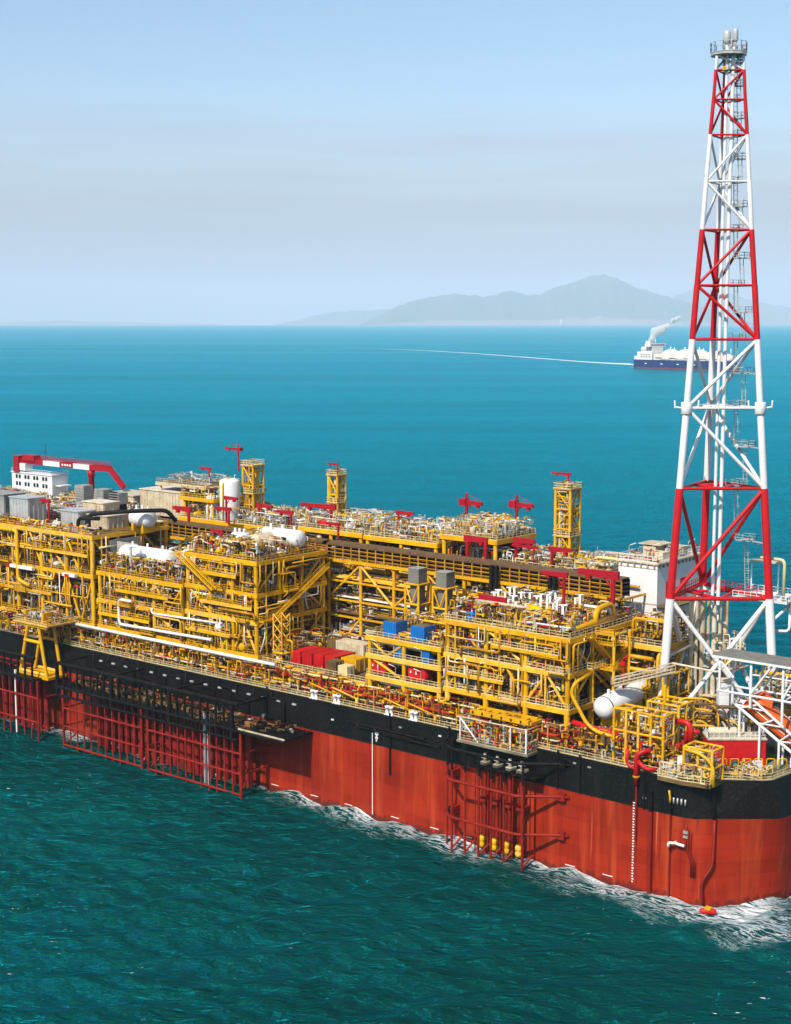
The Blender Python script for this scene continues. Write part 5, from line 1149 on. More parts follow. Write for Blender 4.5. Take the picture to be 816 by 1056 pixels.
for x in (q.x - 8.2, q.x - 2.4): bar('canopy_post', (x, q.y + 8.8, 50.5), (x, q.y + 8.8, 56.6), .15, 'white', ft)
for k, z in enumerate((36.0, 30.0)):
    box('inner_deck', (C0.x - 2 - k, C0.y, z), (C0.x + 5, C0.y + 6, z + .25), 'cream', ft)
plant(ft, C0.x - 2, C0.x + 5, C0.y, C0.y + 6, 36, 8, random.Random(55), 4, 6, 1, 40, ['white', 'cream', 'pale', 'white'], ['white', 'cream', 'pale', 'grey'])
plant(ft, C0.x - 8, C0.x + 9, C0.y - 6, C0.y + 9, DZ, 8, random.Random(56), 10, 8, 8, 140, ['cream', 'yellow', 'white'], ['cream', 'pale', 'grey', 'yellow'])

# ================================================================ WHITE HOUSE behind the tower
wh = thing('control_house', 'white windowless control house with railed flat roof behind the flare tower', 'building', (-20, 42, DZ))
hx0, hx1, hy0, hy1, hz0, hz1 = -31.0, -21.6, 39.5, 58.0, 38.5, 53.6
box('wall_block', (hx0, hy0, DZ), (hx1, hy1, hz1), 'white', wh)
box('roof', (hx0 - .4, hy0 - .4, hz1), (hx1 + .4, hy1 + .4, hz1 + .35), 'cream', wh)
for z in (hz1 - 1.0, hz1 - 8.5, hz1 - 15): box('wall_band', (hx0 - .1, hy0 - .12, z), (hx1 + .1, hy0 - .002, z + .18), 'cream', wh)
for x in np.arange(hx0 + .6, hx1, 1.6): box('roof_bracket', (x, hy0 - .35, hz1 - .8), (x + .3, hy0 - .002, hz1 - .02), 'grey', wh)
for y in np.arange(hy0 + .6, hy1, 1.6): box('roof_bracket', (hx1 + .002, y, hz1 - .8), (hx1 + .35, y + .3, hz1 - .02), 'grey', wh)
b = MB(); z = hz1 + .35; b.rail([(hx0, hy0, z), (hx1, hy0, z), (hx1, hy1, z), (hx0, hy1, z), (hx0, hy0, z)], 'white', 1.3, 1.1, .07); b.obj('railing', wh)
for y, w in ((43.5, 2.0), (49.5, 1.6)):
    b = MB(); b.box((hx1 + .002, y, 45.2), (hx1 + .07, y + w, 49.0), 'cream'); dr = b.obj('door', wh); box('handle', (hx1 + .072, y + w - .4, 46.9), (hx1 + .2, y + w - .25, 47.2), 'grey', dr)
    b = MB(); b.box((hx1 + .002, y - .4, 45.2), (hx1 + .16, y, 49.6), 'red'); b.box((hx1 + .002, y + w, 45.2), (hx1 + .16, y + w + .4, 49.6), 'red'); b.box((hx1 + .002, y, 49.0), (hx1 + .16, y + w, 49.6), 'red'); b.obj('door_frame', dr)
box('walkway', (hx1 + .01, hy0, 44.7), (hx1 + 3.4, hy1, 45.0), 'grating', wh); b = MB(); b.rail([(hx1 + 3.3, hy0, 45), (hx1 + 3.3, hy1, 45)], 'pale', 1.2, 1.2, .06); b.obj('railing', wh)
for k, (x, y, w, d, h) in enumerate(((-29.5, 47, 3, 4, 2.2), (-25, 44, 2, 3, 1.5), (-25.5, 52, 2.6, 3, 1.8))): box('roof_unit', (x, y, z), (x + w, y + d, z + h), 'cream', wh)
box('roof_unit', (-30.5, 46.6, z + 2.5), (-25, 52, z + 2.7), 'cream', wh)
fittings(wh, hx0 + .5, hx1 - .5, hy0 + .8, hy1 - .5, z + .05, z + 1.8, 60, random.Random(8), ['cream', 'white', 'grey', 'red', 'pale'])
for x, y in ((-30, 42), (-26, 45), (-23, 55)): floodlight((x, y, z), .2, wh)
for k, zz in enumerate(np.arange(26, 44, 2.2)): box('wall_louvre', (hx1 + .002, hy0 + 3, zz), (hx1 + .2, hy0 + 12, zz + .8), 'grey', wh)

# ================================================================ BLUNT END: cages, red pipes, cabinet, deckhouse, lifeboat
def cage(label, x0, x1, y0, y1, z0, levels, nx, ny, seed, fit=80):
    t = thing('pipe_cage', label, 'frame', ((x0+x1)/2, (y0+y1)/2, z0), 'yellow tube cages at the blunt end'); xs = lin(x0, x1, nx); ys = lin(y0, y1, ny)
    for x in xs:
        for y in ys: bar('post', (x, y, z0), (x, y, levels[-1]), .27, 'yellow', t)
    for z in levels:
        for y in ys: bar('beam', (x0, y, z), (x1, y, z), .22, 'yellow', t)
        for x in xs: bar('beam', (x, y0, z), (x, y1, z), .22, 'yellow', t)
    fittings(t, x0, x1, y0, y1, z0 + .2, levels[-1], fit, random.Random(seed), ['yellow', 'gold', 'cream', 'pale', 'rust', 'silver', 'white'])
    return t
cage('long yellow tube cage along the deck edge below the white tank', -8.4, 2.0, 1.6, 5.2, DZ - .4, (25.6, 29.0, 33.0), 5, 2, 501)
cg2 = cage('tall yellow tube cage left of the white tower leg foot', -5.0, 1.5, 8, 13.5, DZ, (26.4, 30.2, 33.6), 3, 3, 502, 110)
bar('tall_post', (-1.5, 8, 33.6), (-1.5, 8, 37.2), .3, 'yellow', cg2); bar('tall_post', (-5, 13.5, 33.6), (-5, 13.5, 37.0), .3, 'yellow', cg2)
rng = random.Random(88)
for q in range(9):
    x = 1.5 + q * .8; y = 12 + rng.uniform(0, 6); zt = 28 + rng.uniform(0, 6)
    pipe('loop_pipe', [(x - 4, y, 24), (x - 4, y, zt), (x + 1.6, y + .6, zt + .6), (x + 3, y + 2, zt - 2), (x + 3, y + 2, 24)], rng.choice((.18, .26, .34)), rng.choice(['yellow', 'yellow', 'gold', 'brown']), cg2, 8, 1.4)
cg3 = cage('small yellow cage on the corner platform of the blunt end', 6.6, 12.2, 1.0, 5.0, DZ, (25.4, 28.6), 3, 2, 503, 50)
pipe('arched_pipe', [(7, .6, 28.2), (10.2, .6, 28.0), (12.6, .7, 26.4), (12.8, .6, 22.4)], .3, 'yellow', cg3, 8, 2)
cage('yellow tube cage behind the flare tower foot', -11, -7, 19, 27, DZ, (27, 31.5, 36.0), 3, 3, 504, 140)
lm = thing('service_module', 'yellow pipe-filled deck between near module and flare tower', 'module', (-14, 28, DZ)); deck_level(lm, -18.6, -9, 20, 37, 41.2, 'pale', .9)
for x in (-18, -9.6):
    for y in (20.6, 28, 36.4): bar('column', (x, y, DZ), (x, y, 40.4), .42, 'yellow', lm)
for y0_, y1_ in ((20.6, 28), (28, 36.4)): bar('brace', (-9.4, y0_, 31), (-9.4, y1_, 40), .3, 'yellow', lm)
plant(lm, -18.4, -9.2, 20, 37, 41.2, 5, random.Random(61), 8, 8, 6, 120, ['yellow', 'yellow', 'pale']); plant(lm, -18.4, -9.2, 18, 37, DZ, 17, random.Random(62), 14, 12, 8, 260, ['yellow', 'yellow', 'gold', 'cream'])
for k in range(4): pipe('bundle_pipe', [(-9.6 + k * .7, 19.4, 24), (-9.6 + k * .7, 19.4, 39.8), (-9.6 + k * .7, 30, 40.4)], .32, 'cream' if k > 1 else 'yellow', lm, 8, 1.2)
for z in (33, 36.5, 39): pipe('loop_pipe', [(-18, 18.6, z - 1.4), (-17.4, 18.2, z), (-10, 18.2, z)], .42, 'yellow', lm)
# cream railed gangway from the tank to the tower foot
gw = thing('gangway', 'cream railed gangway rising past the white tank to the tower leg', 'walkway', (-6, 10, 34)); pa, pb = Vector((-14.6, 10.5, 34.8)), Vector((-6.2, 19, 37.4))
b = MB()
for o in (Vector((0,0,0)), Vector((1.3, -1.0, 0))):
    b.bar(pa + o, pb + o, .2, 'cream'); b.bar(pa + o + Vector((0,0,.6)), pb + o + Vector((0,0,.6)), .07, 'cream'); b.bar(pa + o + Vector((0,0,1.3)), pb + o + Vector((0,0,1.3)), .16, 'cream')
    for i in range(14): c = pa.lerp(pb, i / 13) + o; b.bar(c, c + Vector((0,0,1.3)), .06, 'cream')
b.obj('side_rail', gw); b = MB(); o = Vector((1.3, -1.0, 0)); b.add([pa, pa + o, pb + o, pb, pa - Vector((0,0,.15)), pa + o - Vector((0,0,.15)), pb + o - Vector((0,0,.15)), pb - Vector((0,0,.15))], [(0,1,2,3),(7,6,5,4),(0,4,5,1),(2,6,7,3),(1,5,6,2),(3,7,4,0)], 'grating'); b.obj('tread_plate', gw)
pipe('top_rail', [pb + Vector((0,0,1.3)), (2, 22, 37.6), (4, 27, 41), (4, 27, 44)], .22, 'cream', gw)
# red fire pipes
rp = thing('fire_main', 'thick red fire-water pipes running along the deck at the blunt end', 'pipe', (-8, 6, 26))
pipe('pipe', [(-19.5, 4.8, 27.6), (-14, 4.6, 27.2), (-9.2, 4.8, 27.0)], .62, 'red', rp, 12); pipe('pipe', [(-9.2, 6.2, 27.6), (-3, 6.4, 27.2), (.6, 6.4, 26.8), (3, 6.4, 26.6)], .6, 'red', rp, 12, 2)
pipe('hoop', [(-.6, 7.0, 27.0), (-.6, 7.0, 31.0), (4.6, 7.0, 31.4), (4.6, 7.0, 27.4)], .52, 'red', rp, 12, 1.6); pipe('hoop', [(3.4, 7.6, 27.0), (3.4, 7.6, 29.6), (6, 7.8, 29.6)], .42, 'red', rp, 10, 1)
pipe('overboard_pipe', [(-2.2, -.5, 20.2), (-2.2, -.5, 26.0), (-.2, 1.0, 26.6)], .5, 'red', rp, 12, 1.2); pipe('overboard_pipe', [(-4.3, -.3, 26.4), (-4.3, -.5, 23.6), (-2.4, -.6, 23.0)], .34, 'red', rp, 10, 1.2); pipe('overboard_pipe', [(-1.9, -.5, 24.6), (-.4, -.5, 23.4), (1.2, .4, 23.4)], .4, 'red', rp, 10, .8)
bar('tail_pipe', (-2.2, -.35, 9.5), (-2.2, -.35, 20.4), .2, 'guard_red', rp)
b = MB(); b.lathe((-2.2, -.5, 21.4), (-2.2, -.5, 21.8), [(0, .66), (.4, .66)], 'gold', 12); b.obj('flange', rp)
hm_ = thing('fire_monitor', 'small red fire monitor on a post behind the white tank', 'monitor', (-14, 14, 35)); bar('post', (-14, 14, 32), (-14, 14, 39.5), .25, 'red', hm_); b = MB(); b.bar((-14, 14, 39), (-12.6, 13, 40.2), .3, 'red', 8); b.box((-14.5, 13.5, 38), (-13.5, 14.5, 38.8), 'red'); b.obj('nozzle', hm_)
# corner platform
cpf = thing('corner_platform', 'cream railed corner platform overhanging the bow side', 'platform', (8, 1, DZ)); b = MB()
pl = [(2.4, -.9), (7.4, -1.0), (12.4, .2), (12.6, 4), (2.4, 4)]; zz = DZ - .25
b.add([(x, y, zz - .4) for x, y in pl] + [(x, y, zz + .35) for x, y in pl], [tuple(range(4, -1, -1)), tuple(range(5, 10))] + [(i, (i+1) % 5, 5 + (i+1) % 5, 5 + i) for i in range(5)], 'grating'); b.obj('floor_plate', cpf)
b = MB(); b.rail([(2.4, -.8, zz + .35), (7.4, -.9, zz + .35), (12.3, .3, zz + .35)], 'pale', 1.2, .9, .06); b.obj('railing', cpf)
box('white_cabinet', (5.2, 1.2, zz + .36), (6.8, 2.6, 26.4), 'white', cpf); box('white_cabinet', (3.6, .6, zz + .36), (4.8, 1.6, 25), 'white', cpf)
fittings(cpf, 2.6, 12, -.4, 3.6, zz + .5, 25.4, 70, random.Random(13), ['yellow', 'cream', 'pale', 'white', 'rust'])
# red deckhouse facing the corner
rd = thing('deckhouse', 'bright red deckhouse with white railed roof at the blunt end', 'building', (12, 14, DZ)); q0 = Vector((6.4, 10.6, DZ)); ux = VR; uy = VD
def rbox(name, u0, u1, v0, v1, z0, z1, mat, parent, o=None):
    o = o or q0; b = MB(); c = [o + ux * u + uy * v for u, v in ((u0, v0), (u1, v0), (u1, v1), (u0, v1))]
    b.add([Vector((p.x, p.y, z0)) for p in c] + [Vector((p.x, p.y, z1)) for p in c], [(3,2,1,0),(4,5,6,7),(0,1,5,4),(1,2,6,5),(2,3,7,6),(3,0,4,7)], mat); return b.obj(name, parent)
rbox('wall_block', 0, 10.6, 0, 5, DZ, 27.6, 'red', rd); rbox('roof', -.2, 10.8, -.2, 5.2, 27.6, 27.9, 'cream', rd); rbox('door', 3.2, 4.3, -.06, -.002, DZ + .2, 25.2, 'red', rd)
b = MB(); cs = [q0 + ux * u + uy * v for u, v in ((0, 5), (0, 0), (10.6, 0), (10.6, 5))]; b.rail([Vector((p.x, p.y, 27.9)) for p in cs], 'white', 1.2, .9, .06); b.obj('railing', rd)
b = MB(); c0 = q0 + uy * 2 + ux * .2; b.lathe(Vector((c0.x, c0.y, 28.75)), Vector((c0.x, c0.y, 28.75)) + ux * 5.5, dome_prof(5.5, .75), 'cream', 14); b.obj('roof_drum', rd)
# small gear in front of the deckhouse
for lab, u, v, mat, h in (('white box before the red deckhouse, left of a pair', 6.4, -2.6, 'white', 1.3), ('white box before the red deckhouse, right of a pair', 8.6, -2.2, 'white', 1.4), ('dark green drum before the red deckhouse', 4.6, -2.0, 'green', 1.6), ('orange locker before the red deckhouse', 1.6, -2.4, 'orange', 1.0)):
    t = thing('deck_box', lab, 'box', tuple(q0 + ux * u + uy * v)); 
    if mat == 'green':
        b = MB(); c = q0 + ux * u + uy * v; b.lathe(c, c + Vector((0,0,h)), [(0, .9), (h*.6, .9), (h*.9, .6), (h, .1)], mat, 14); b.obj('shell', t)
    else: rbox('shell', u - .9, u + .9, v - .5, v + .5, DZ, DZ + h, mat, t); rbox('lid', u - .95, u + .95, v - .55, v + .55, DZ + h, DZ + h + .12, mat, t)
ed = thing('edge_frame', 'yellow tube rails around the gear on the corner of the deck', 'railing', tuple(q0 + ux * 5 - uy * 3.4)); b = MB()
for u in np.arange(-1, 13, 2.2):
    c = q0 + ux * u - uy * 3.2; b.tube([c, c + Vector((0,0,2.3)), c + ux * 1.5 + Vector((0,0,2.3)), c + ux * 1.5], .1, 'yellow', 6)
b.obj('hoop_rail', ed); fittings(ed, 12, 18, 7, 14, DZ, DZ + 1.6, 40, random.Random(15), ['yellow', 'cream', 'rust', 'pale'])
# white locker tower
wc = thing('locker_tower', 'tall white cabinet stack left of the orange lifeboat', 'cabinet', (5, 20, 28))
cw = Vector((3.9, 19.0, 0))
for k, (z0, z1, w, o) in enumerate(((26.0, 28.6, 2.4, 0), (28.65, 31.4, 3.6, 0), (31.45, 34.0, 2.3, 0), (34.05, 36.6, 2.3, 0))): rbox('cabinet', o, o + w, 0, 2.2, z0, z1, 'white', wc, cw)
rbox('frame', -.15, 3.8, -.1, 2.3, DZ, 26, 'cream', wc, cw); rbox('cap', -.2, 2.5, -.2, 2.4, 36.6, 36.85, 'cream', wc, cw)
fittings(wc, 6.6, 11, 18.5, 23, 26.5, 34, 110, random.Random(16), ['white', 'cream', 'silver', 'grey', 'white'])
# lifeboat on its slip
lb = thing('lifeboat', 'orange enclosed free-fall lifeboat resting nose-down on a white slip', 'lifeboat', (16, 19, 30))
LA, LBp = Vector((10.8, 17.4, 34.9)), Vector((24.5, 20.4, 24.6)); dL = (LBp - LA).normalized(); sL = Vector((0, 0, 1)).cross(dL).normalized(); uL = dL.cross(sL)
def boat_mesh():
    b = MB(); n = 16; L = (LBp - LA).length; rings = []
    for t in lin(0, 1, 15):
        w = 1.75 * (1 - abs(2*t - .9) ** 3.2 * .75) * (1 if t < .55 else max(.08, 1 - ((t - .55) / .45) ** 2.2)); hgt = 1.8 * (1 - max(0, (t - .6) / .4) ** 2 * .7)
        c = LA + dL * L * t; rings.append([c + sL * w * math.copysign(abs(math.cos(a)) ** .75, math.cos(a)) + uL * hgt * math.copysign(abs(math.sin(a)) ** .75, math.sin(a)) for a in [2*math.pi*i/n for i in range(n)]])
    vs = [p for r in rings for p in r]; fs = []
    for k in range(14):
        for i in range(n): fs.append((k*n+i, k*n+(i+1) % n, (k+1)*n+(i+1) % n, (k+1)*n+i))
    fs += [tuple(range(n-1, -1, -1)), tuple(range(14*n, 15*n))]; b.add(vs, fs, 'orange', [True] * (len(fs) - 2) + [False] * 2); return b.obj('body', lb)
boat_mesh()
b = MB(); c = LA + dL * 2.6 + uL * 1.7; vs = []
for a_, w_, h_ in ((-1.6, 1.0, 0), (1.8, 1.0, 0), (1.0, .8, 1.3), (-1.4, .8, 1.3)): vs += [c + dL * a_ + sL * w_ + uL * h_, c + dL * a_ - sL * w_ + uL * h_]
b.add(vs, [(0,1,3,2),(2,3,5,4),(4,5,7,6),(6,7,1,0),(0,2,4,6),(1,7,5,3)], 'orange'); ck = b.obj('cockpit', lb); b = MB(); c2 = c + dL * 1.5 + uL * .7; b.box(c2 - Vector((.3, .7, .25)), c2 + Vector((.3, .7, .3)), 'glass_dark'); b.obj('window', ck)
for s in (-1, 1):
    for k in range(3): b = MB(); c = LA + dL * (3.5 + k * 2.6) + sL * s * 1.72 + uL * .55; b.box(c - Vector((.35, .08, .3)), c + Vector((.35, .08, .3)), 'glass_dark'); b.obj('window', lb)
    pipe('grab_rail', [LA + dL * 2 + sL * s * 1.85 - uL * .3, LA + dL * 11 + sL * s * 1.7 - uL * .3], .09, 'white', lb)
sp = thing('lifeboat_slip', 'white tubular slip frame carrying the orange lifeboat', 'frame', (17, 19, DZ))
for s in (-1.7, 1.7):
    a = LA + sL * s - uL * 2.0 - dL * 1; c = LBp + sL * s - uL * 2.0 + dL * 2; bar('slip_rail', a, c, .3, 'white', sp); a2 = LA + sL * s * 1.5 + uL * 1.2 + dL * .5; c2 = LBp + sL * s * 1.5 + uL * .6; bar('guide_rail', a2, c2, .26, 'white', sp)
    for t in (.05, .28, .5, .75): 
        p = a.lerp(c, t); bar('post', (p.x, p.y, DZ), p, .24, 'white', sp); bar('tie', p, a2.lerp(c2, min(1, t + .05)), .18, 'white', sp)
    for t in (.0, .25, .5): bar('lacing', a.lerp(c, t), a2.lerp(c2, t + .2), .15, 'white', sp)
for t in (0, .3, .6, .9): bar('cross_tie', LA.lerp(LBp, t) + sL * 1.7 - uL * 2, LA.lerp(LBp, t) - sL * 1.7 - uL * 2, .2, 'white', sp)
# grey roof on white posts over the slip
gr = thing('canopy_roof', 'flat grey canopy roof on white braced posts over the lifeboat', 'canopy', (14, 20, DZ))
cr = onq = Vector((5.2, 13.5, 0)); b = MB(); pts = [Vector((4.9, 14.0, 43.2)), Vector((23, 14.0, 43.2)), Vector((23, 19.6, 43.2)), Vector((5.6, 19.6, 43.2))]
b.add([p - Vector((0,0,.35)) for p in pts] + pts, [(3,2,1,0),(4,5,6,7),(0,1,5,4),(1,2,6,5),(2,3,7,6),(3,0,4,7)], 'stone'); b.obj('roof_plate', gr)
for a_, c_ in ((0, 1), (1, 2), (2, 3), (3, 0)): bar('edge_beam', pts[a_] - Vector((0,0,.55)), pts[c_] - Vector((0,0,.55)), .26, 'white', gr, 4)
for x, y, zb in ((6.2, 14.6, 36.2), (12.5, 14.6, 34.0), (18.8, 14.6, 32.0), (6.6, 19.2, DZ), (12.5, 19.2, DZ), (18.8, 19.2, DZ), (22, 19.2, DZ)): bar('post', (x, y, zb), (x, y, 42.8), .26, 'white', gr)
bar('long_beam', (5.8, 14.6, 36.2), (22.5, 14.6, 36.2), .22, 'white', gr); bar('long_beam', (6.6, 19.2, 36.2), (22.5, 19.2, 36.2), .22, 'white', gr)
for x in (6.2, 12.5, 18.8): bar('cross_beam', (x, 14.6, 36.2), (x, 19.2, 36.2), .22, 'white', gr)
for x, xx in ((12.5, 16.8), (18.8, 22)): bar('brace', (x, 14.6, 36.5), (xx, 14.6, 42.6), .22, 'white', gr); bar('brace', (x, 19.2, 36.5), (x + 4, 19.2, 42.4), .2, 'white', gr)
bar('brace', (6.2, 14.6, 42), (9, 14.6, 39), .24, 'white', gr)
# clutter around the tower foot and starboard corner
sm = thing('stern_equipment_deck', 'crowded equipment deck around the flare tower foot', 'deck', (5, 35, DZ))
deck_level(sm, 6, 19, 26, 55, 31.5, 'pale', .8, 'yellow')
for x in (6.6, 18.4):
    for y in (26.6, 40, 54.4): bar('column', (x, y, DZ), (x, y, 30.8), .4, 'yellow', sm)
plant(sm, 6, 19, 26, 55, 31.5, 6, random.Random(71), 16, 14, 12, 200, ['white', 'cream', 'yellow', 'pale'], ['white', 'cream', 'grey', 'yellow', 'silver']); plant(sm, 4, 19, 24, 55, DZ, 8, random.Random(72), 10, 8, 10, 160)
plant(sm, -12, 8, 17, 30, DZ, 9, random.Random(73), 16, 12, 8, 260, ['yellow', 'yellow', 'gold'], ['yellow', 'gold', 'brown', 'rust', 'pale'])
by = thing('bow_float', 'small red float with a yellow stripe at the waterline corner', 'float', (13.6, -1.6, 0)); b = MB(); b.lathe((12.2, -2.2, .3), (15.2, -.6, .3), dome_prof(3.0, .55, .8), 'red', 14); b.obj('body', by); b = MB(); b.box((13.0, -2.0, .75), (14.2, -1.0, 1.1), 'yellow'); b.obj('stripe', by)

# ================================================================ DISTANT GAS TANKER, SMOKE, WAKE
def tanker():
    D = 3060.0; P = at_px(711, D); hd = math.radians(50)      # heading: mostly across, turned towards us
    fwd_ = (VR * math.cos(hd) - VD * math.sin(hd)); sd = Vector((-fwd_.y, fwd_.x, 0))
    L = 262.0; Bm = 22.0
    t = thing('gas_tanker', 'distant gas tanker with dark blue hull and cream tank domes', 'ship', tuple(P)); Z = P.z
    def pt(u, v, z): return P + fwd_ * u + sd * v + Vector((0, 0, z))
    us = [-.5, -.47, -.4, -.2, .2, .36, .44, .485, .5]; ws = [.72, .86, 1, 1, 1, .88, .6, .22, .02]
    b = MB(); rings = []
    for z, k in ((-2, .97), (0, .98), (17.5, 1.0)):
        rings.append([pt(u * L * (1.0 if z > 10 or u < .4 else .985), w * Bm * k, z + (2.2 if z > 10 and u > .4 else 0)) for u, w in zip(us, ws)] + [pt(u * L * (1.0 if z > 10 or u < .4 else .985), -w * Bm * k, z + (2.2 if z > 10 and u > .4 else 0)) for u, w in reversed(list(zip(us, ws)))])
    n = len(rings[0]); vs = [p for r in rings for p in r]; fs = []
    for k in range(2):
        for i in range(n): fs.append((k*n+i, k*n+(i+1) % n, (k+1)*n+(i+1) % n, (k+1)*n+i))
    fs.append(tuple(range(2*n, 3*n))); b.add(vs, fs, 'tankerblue'); b.obj('hull', t)
    b = MB(); b.add([p * 1 + Vector((0,0,.5)) for p in rings[0]] + [q + Vector((0,0,.0)) for q in rings[1]], [], 'red')
    b.add([p + (p - P).normalized() * .15 for p in [pt(u * L, -w * Bm * .985, .2) for u, w in zip(us, ws)]] + [p + (p - P).normalized() * .15 for p in [pt(u * L, -w * Bm * .985, 2.2) for u, w in zip(us, ws)]], [(i, i+1, len(us)+i+1, len(us)+i) for i in range(len(us)-1)], 'guard_red'); b.obj('boot_topping', t)
    for i, u in enumerate((-44, -7, 30, 66, 98)):
        b = MB(); R_ = (22, 22, 22, 20, 13)[i]; n_ = 18; prof = [(R_ * (1.0) * math.sin(math.pi/2*k/7), R_ * math.cos(math.pi/2*k/7)) for k in range(8)]
        b.lathe(pt(u, 0, 17), pt(u, 0, 40), [(0, R_), (5, R_)] + [(5 + a_ * .84, r_) for a_, r_ in prof[1:]], 'tankercream', n_); d_ = b.obj('tank_dome', t)
        b = MB(); b.bar(pt(u - 2, 0, 30), pt(u - 2, 0, 45), 1.1, 'white', 6); b.bar(pt(u + 6, 3, 30), pt(u + 6, 3, 43), .9, 'white', 6); b.obj('vent_mast', t)
    def obox(name, u0, u1, v0, v1, z0, z1, mat):
        b = MB(); c = [pt(u, v, z0) for u, v in ((u0, v0), (u1, v0), (u1, v1), (u0, v1))] + [pt(u, v, z1) for u, v in ((u0, v0), (u1, v0), (u1, v1), (u0, v1))]
        b.add(c, [(3,2,1,0),(4,5,6,7),(0,1,5,4),(1,2,6,5),(2,3,7,6),(3,0,4,7)], mat); return b.obj(name, t)
    obox('deck_trunk', -76, 104, -18, 18, 17.5, 30, 'tankercream')
    obox('superstructure', -118, -78, -20, 20, 17.6, 34, 'white'); obox('superstructure', -110, -80, -17, 17, 34, 44, 'white'); obox('bridge', -94, -80, -25, 25, 44, 51, 'white')
    for z in (19.5, 24, 33): 
        for k in range(6): obox('window', -108 + k * 4.6, -105.6 + k * 4.6, -20.2 if z < 33 else -17.2, -20.02 if z < 33 else -17.02, z + 3, z + 5, 'glass_dark')
    for k in range(7): obox('window', -79.9, -79.7, -20 + k * 6, -16 + k * 6, 46.5, 49, 'glass_dark')
    obox('funnel', -108, -97, -6, 6, 44, 56, 'tankercream'); obox('stern_deck', -129, -118.2, -16, 16, 17.6, 25, 'white')
    b = MB(); b.bar(pt(-87, 0, 51), pt(-87, 0, 60), .9, 'white', 6); b.bar(pt(-87, -5, 57), pt(-87, 5, 57), .5, 'white', 6); b.obj('radar_mast', t)
    for k in range(5): obox('hull_mark', -95 + k * 42, -90 + k * 42, -22.5, -22.05, 9, 11, 'white')
    pipe('deck_pipe', [pt(-70, -19, 23), pt(96, -19, 23)], 1.0, 'tankercream', t, 6)
    # steam
    sm_ = bpy.data.materials.new('steam'); sm_.use_nodes = True; nn = sm_.node_tree.nodes; nn.remove(nn['Principled BSDF']); v_ = nn.new('ShaderNodeVolumePrincipled'); v_.inputs['Color'].default_value = (1, 1, 1, 1); v_.inputs['Density'].default_value = .5; v_.inputs['Anisotropy'].default_value = -.5
    sm_.node_tree.links.new(v_.outputs[0], nn['Material Output'].inputs['Volume']); MAT['steam'] = sm_
    rng = random.Random(12); bm = bmesh.new(); f0 = pt(-102, 0, 57)
    path = [(0, 0, 2.2), (2, 3, 4), (6, 8, 6.5), (11, 14, 8), (17, 19, 9), (24, 24, 9), (31, 27, 8), (38, 32, 7), (45, 35, 5.5), (56, 46, 3.2), (62, 50, 5), (70, 54, 5.5), (76, 57, 3.5)]
    for (a_, h_, r_) in path:
        for q in range(6):
            c = f0 + VR * (a_ * .78 + rng.uniform(-.4, .4) * r_) + Vector((0, 0, h_ * .82 + rng.uniform(-.4, .4) * r_)) + VD * rng.uniform(-.5, .5) * r_
            g_ = bmesh.ops.create_icosphere(bm, subdivisions=2, radius=r_ * rng.uniform(.45, .95), matrix=Matrix.Translation(c - P))
            for v in g_['verts']: v.co += Vector((rng.uniform(-1, 1), rng.uniform(-1, 1), rng.uniform(-1, 1))) * r_ * .09
    me = bpy.data.meshes.new('steam_plume'); bm.to_mesh(me); bm.free(); me.materials.append(sm_); o = bpy.data.objects.new('steam_plume', me); link(o); o.location = P; rm = o.modifiers.new('remesh', 'REMESH'); rm.mode = 'VOXEL'; rm.voxel_size = .9
    o['kind'] = 'stuff'; o['label'] = 'white steam plume drifting right from the gas tanker funnel'
    # wake
    wm, nt, n2, l2, bs = nodes_of('wake'); g = n2.new('ShaderNodeNewGeometry'); tx = n2.new('ShaderNodeTexNoise'); tx.inputs['Scale'].default_value = .03; tx.inputs['Detail'].default_value = 6; l2.new(g.outputs['Position'], tx.inputs['Vector'])
    at = n2.new('ShaderNodeAttribute'); at.attribute_name = 'fade'; at.attribute_type = 'GEOMETRY'; mu = n2.new('ShaderNodeMath'); mu.operation = 'MULTIPLY_ADD'; l2.new(at.outputs['Fac'], mu.inputs[0]); mu.inputs[1].default_value = 1.2; mu.inputs[2].default_value = -.6
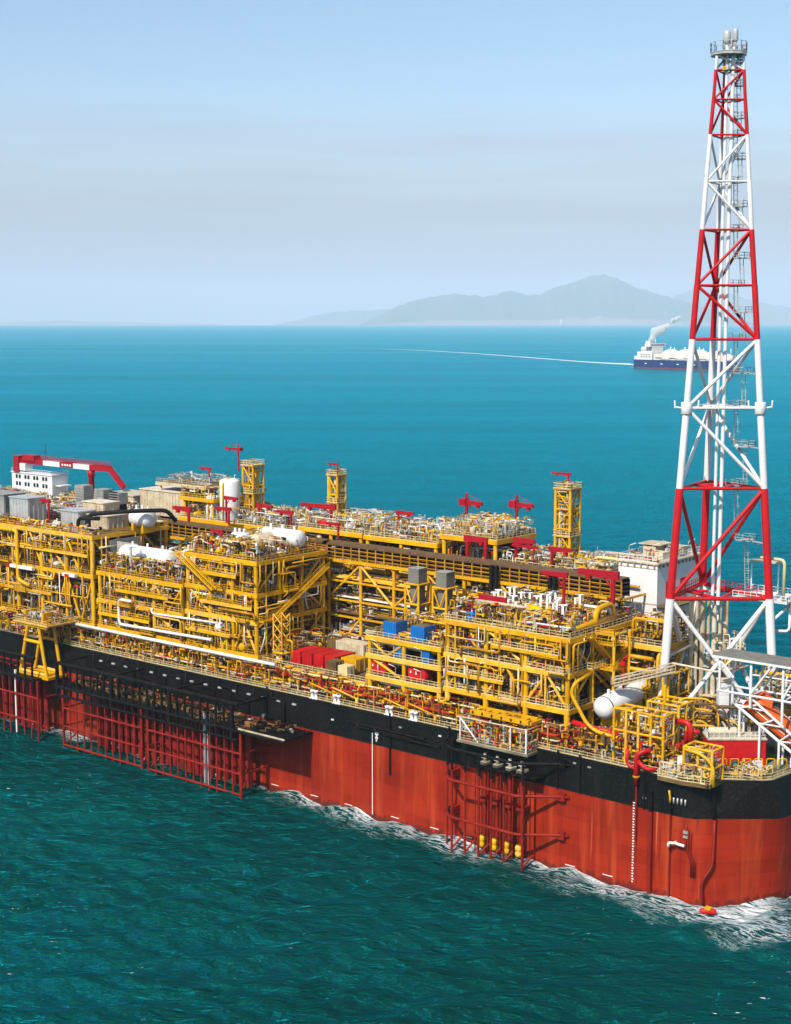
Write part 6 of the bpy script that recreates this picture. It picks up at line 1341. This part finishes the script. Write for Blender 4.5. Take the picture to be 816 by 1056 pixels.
    ad = n2.new('ShaderNodeMath'); ad.use_clamp = True; l2.new(mu.outputs[0], ad.inputs[0]); l2.new(tx.outputs['Fac'], ad.inputs[1]); l2.new(ad.outputs[0], bs.inputs['Alpha']); bs.inputs['Base Color'].default_value = (.7, .78, .78, 1); bs.inputs['Roughness'].default_value = .7
    way = [(655, 375.6, 16, 1.0), (630, 374.6, 12, .95), (600, 372.8, 11, .85), (560, 369.6, 12, .75), (520, 366.6, 13, .62), (480, 363.8, 14, .5), (440, 361.5, 16, .36), (400, 359.8, 16, .22), (360, 358.6, 16, .12), (320, 357.6, 16, .0)]
    vs = []; fs = []; fd = []
    for k, (px, py, w, fa) in enumerate(way):
        dip = (py - EYE) / K; d = HC / dip
        for _ in range(3): d = HC / (dip - d / (2 * 6.371e6))
        c = at_px(px, d)
        for s, ff in ((-1, 0), (-.5, fa), (.5, fa), (1, 0)): vs.append(c + VD * w * s * 5.5 + Vector((0, 0, .35))); fd.append(ff)
        if k:
            for j in range(3): a_ = (k-1)*4 + j; fs.append((a_, a_+1, a_+5, a_+4))
    me = mesh_from('wake', vs, fs, ['wake']); at_ = me.attributes.new('fade', 'FLOAT', 'POINT'); at_.data.foreach_set('value', fd)
    o = bpy.data.objects.new('wake', me); link(o); o['kind'] = 'structure'; o['label'] = 'pale wake trailing behind the gas tanker'
    vs = [pt(u * L * 1.01, w * Bm * 1.25 * s, .4) for s in (1, -1) for u, w in zip(us, ws)]; m_ = len(us)
    me = mesh_from('bow_wash', vs + [pt(u * L * 1.01, (w * Bm * 1.25 + 5) * s, .4) for s in (1, -1) for u, w in zip(us, ws)], [(i, i+1, 2*m_+i+1, 2*m_+i) for i in range(m_-1)] + [(m_+i, m_+i+1, 3*m_+i+1, 3*m_+i) for i in range(m_-1)], ['wake'])
    at_ = me.attributes.new('fade', 'FLOAT', 'POINT'); at_.data.foreach_set('value', [.7] * (2*m_) + [.1] * (2*m_)); o = bpy.data.objects.new('bow_wash', me); link(o); o['kind'] = 'structure'; o['label'] = 'foam along the gas tanker waterline'
tanker()
print('objects', len(bpy.data.objects))
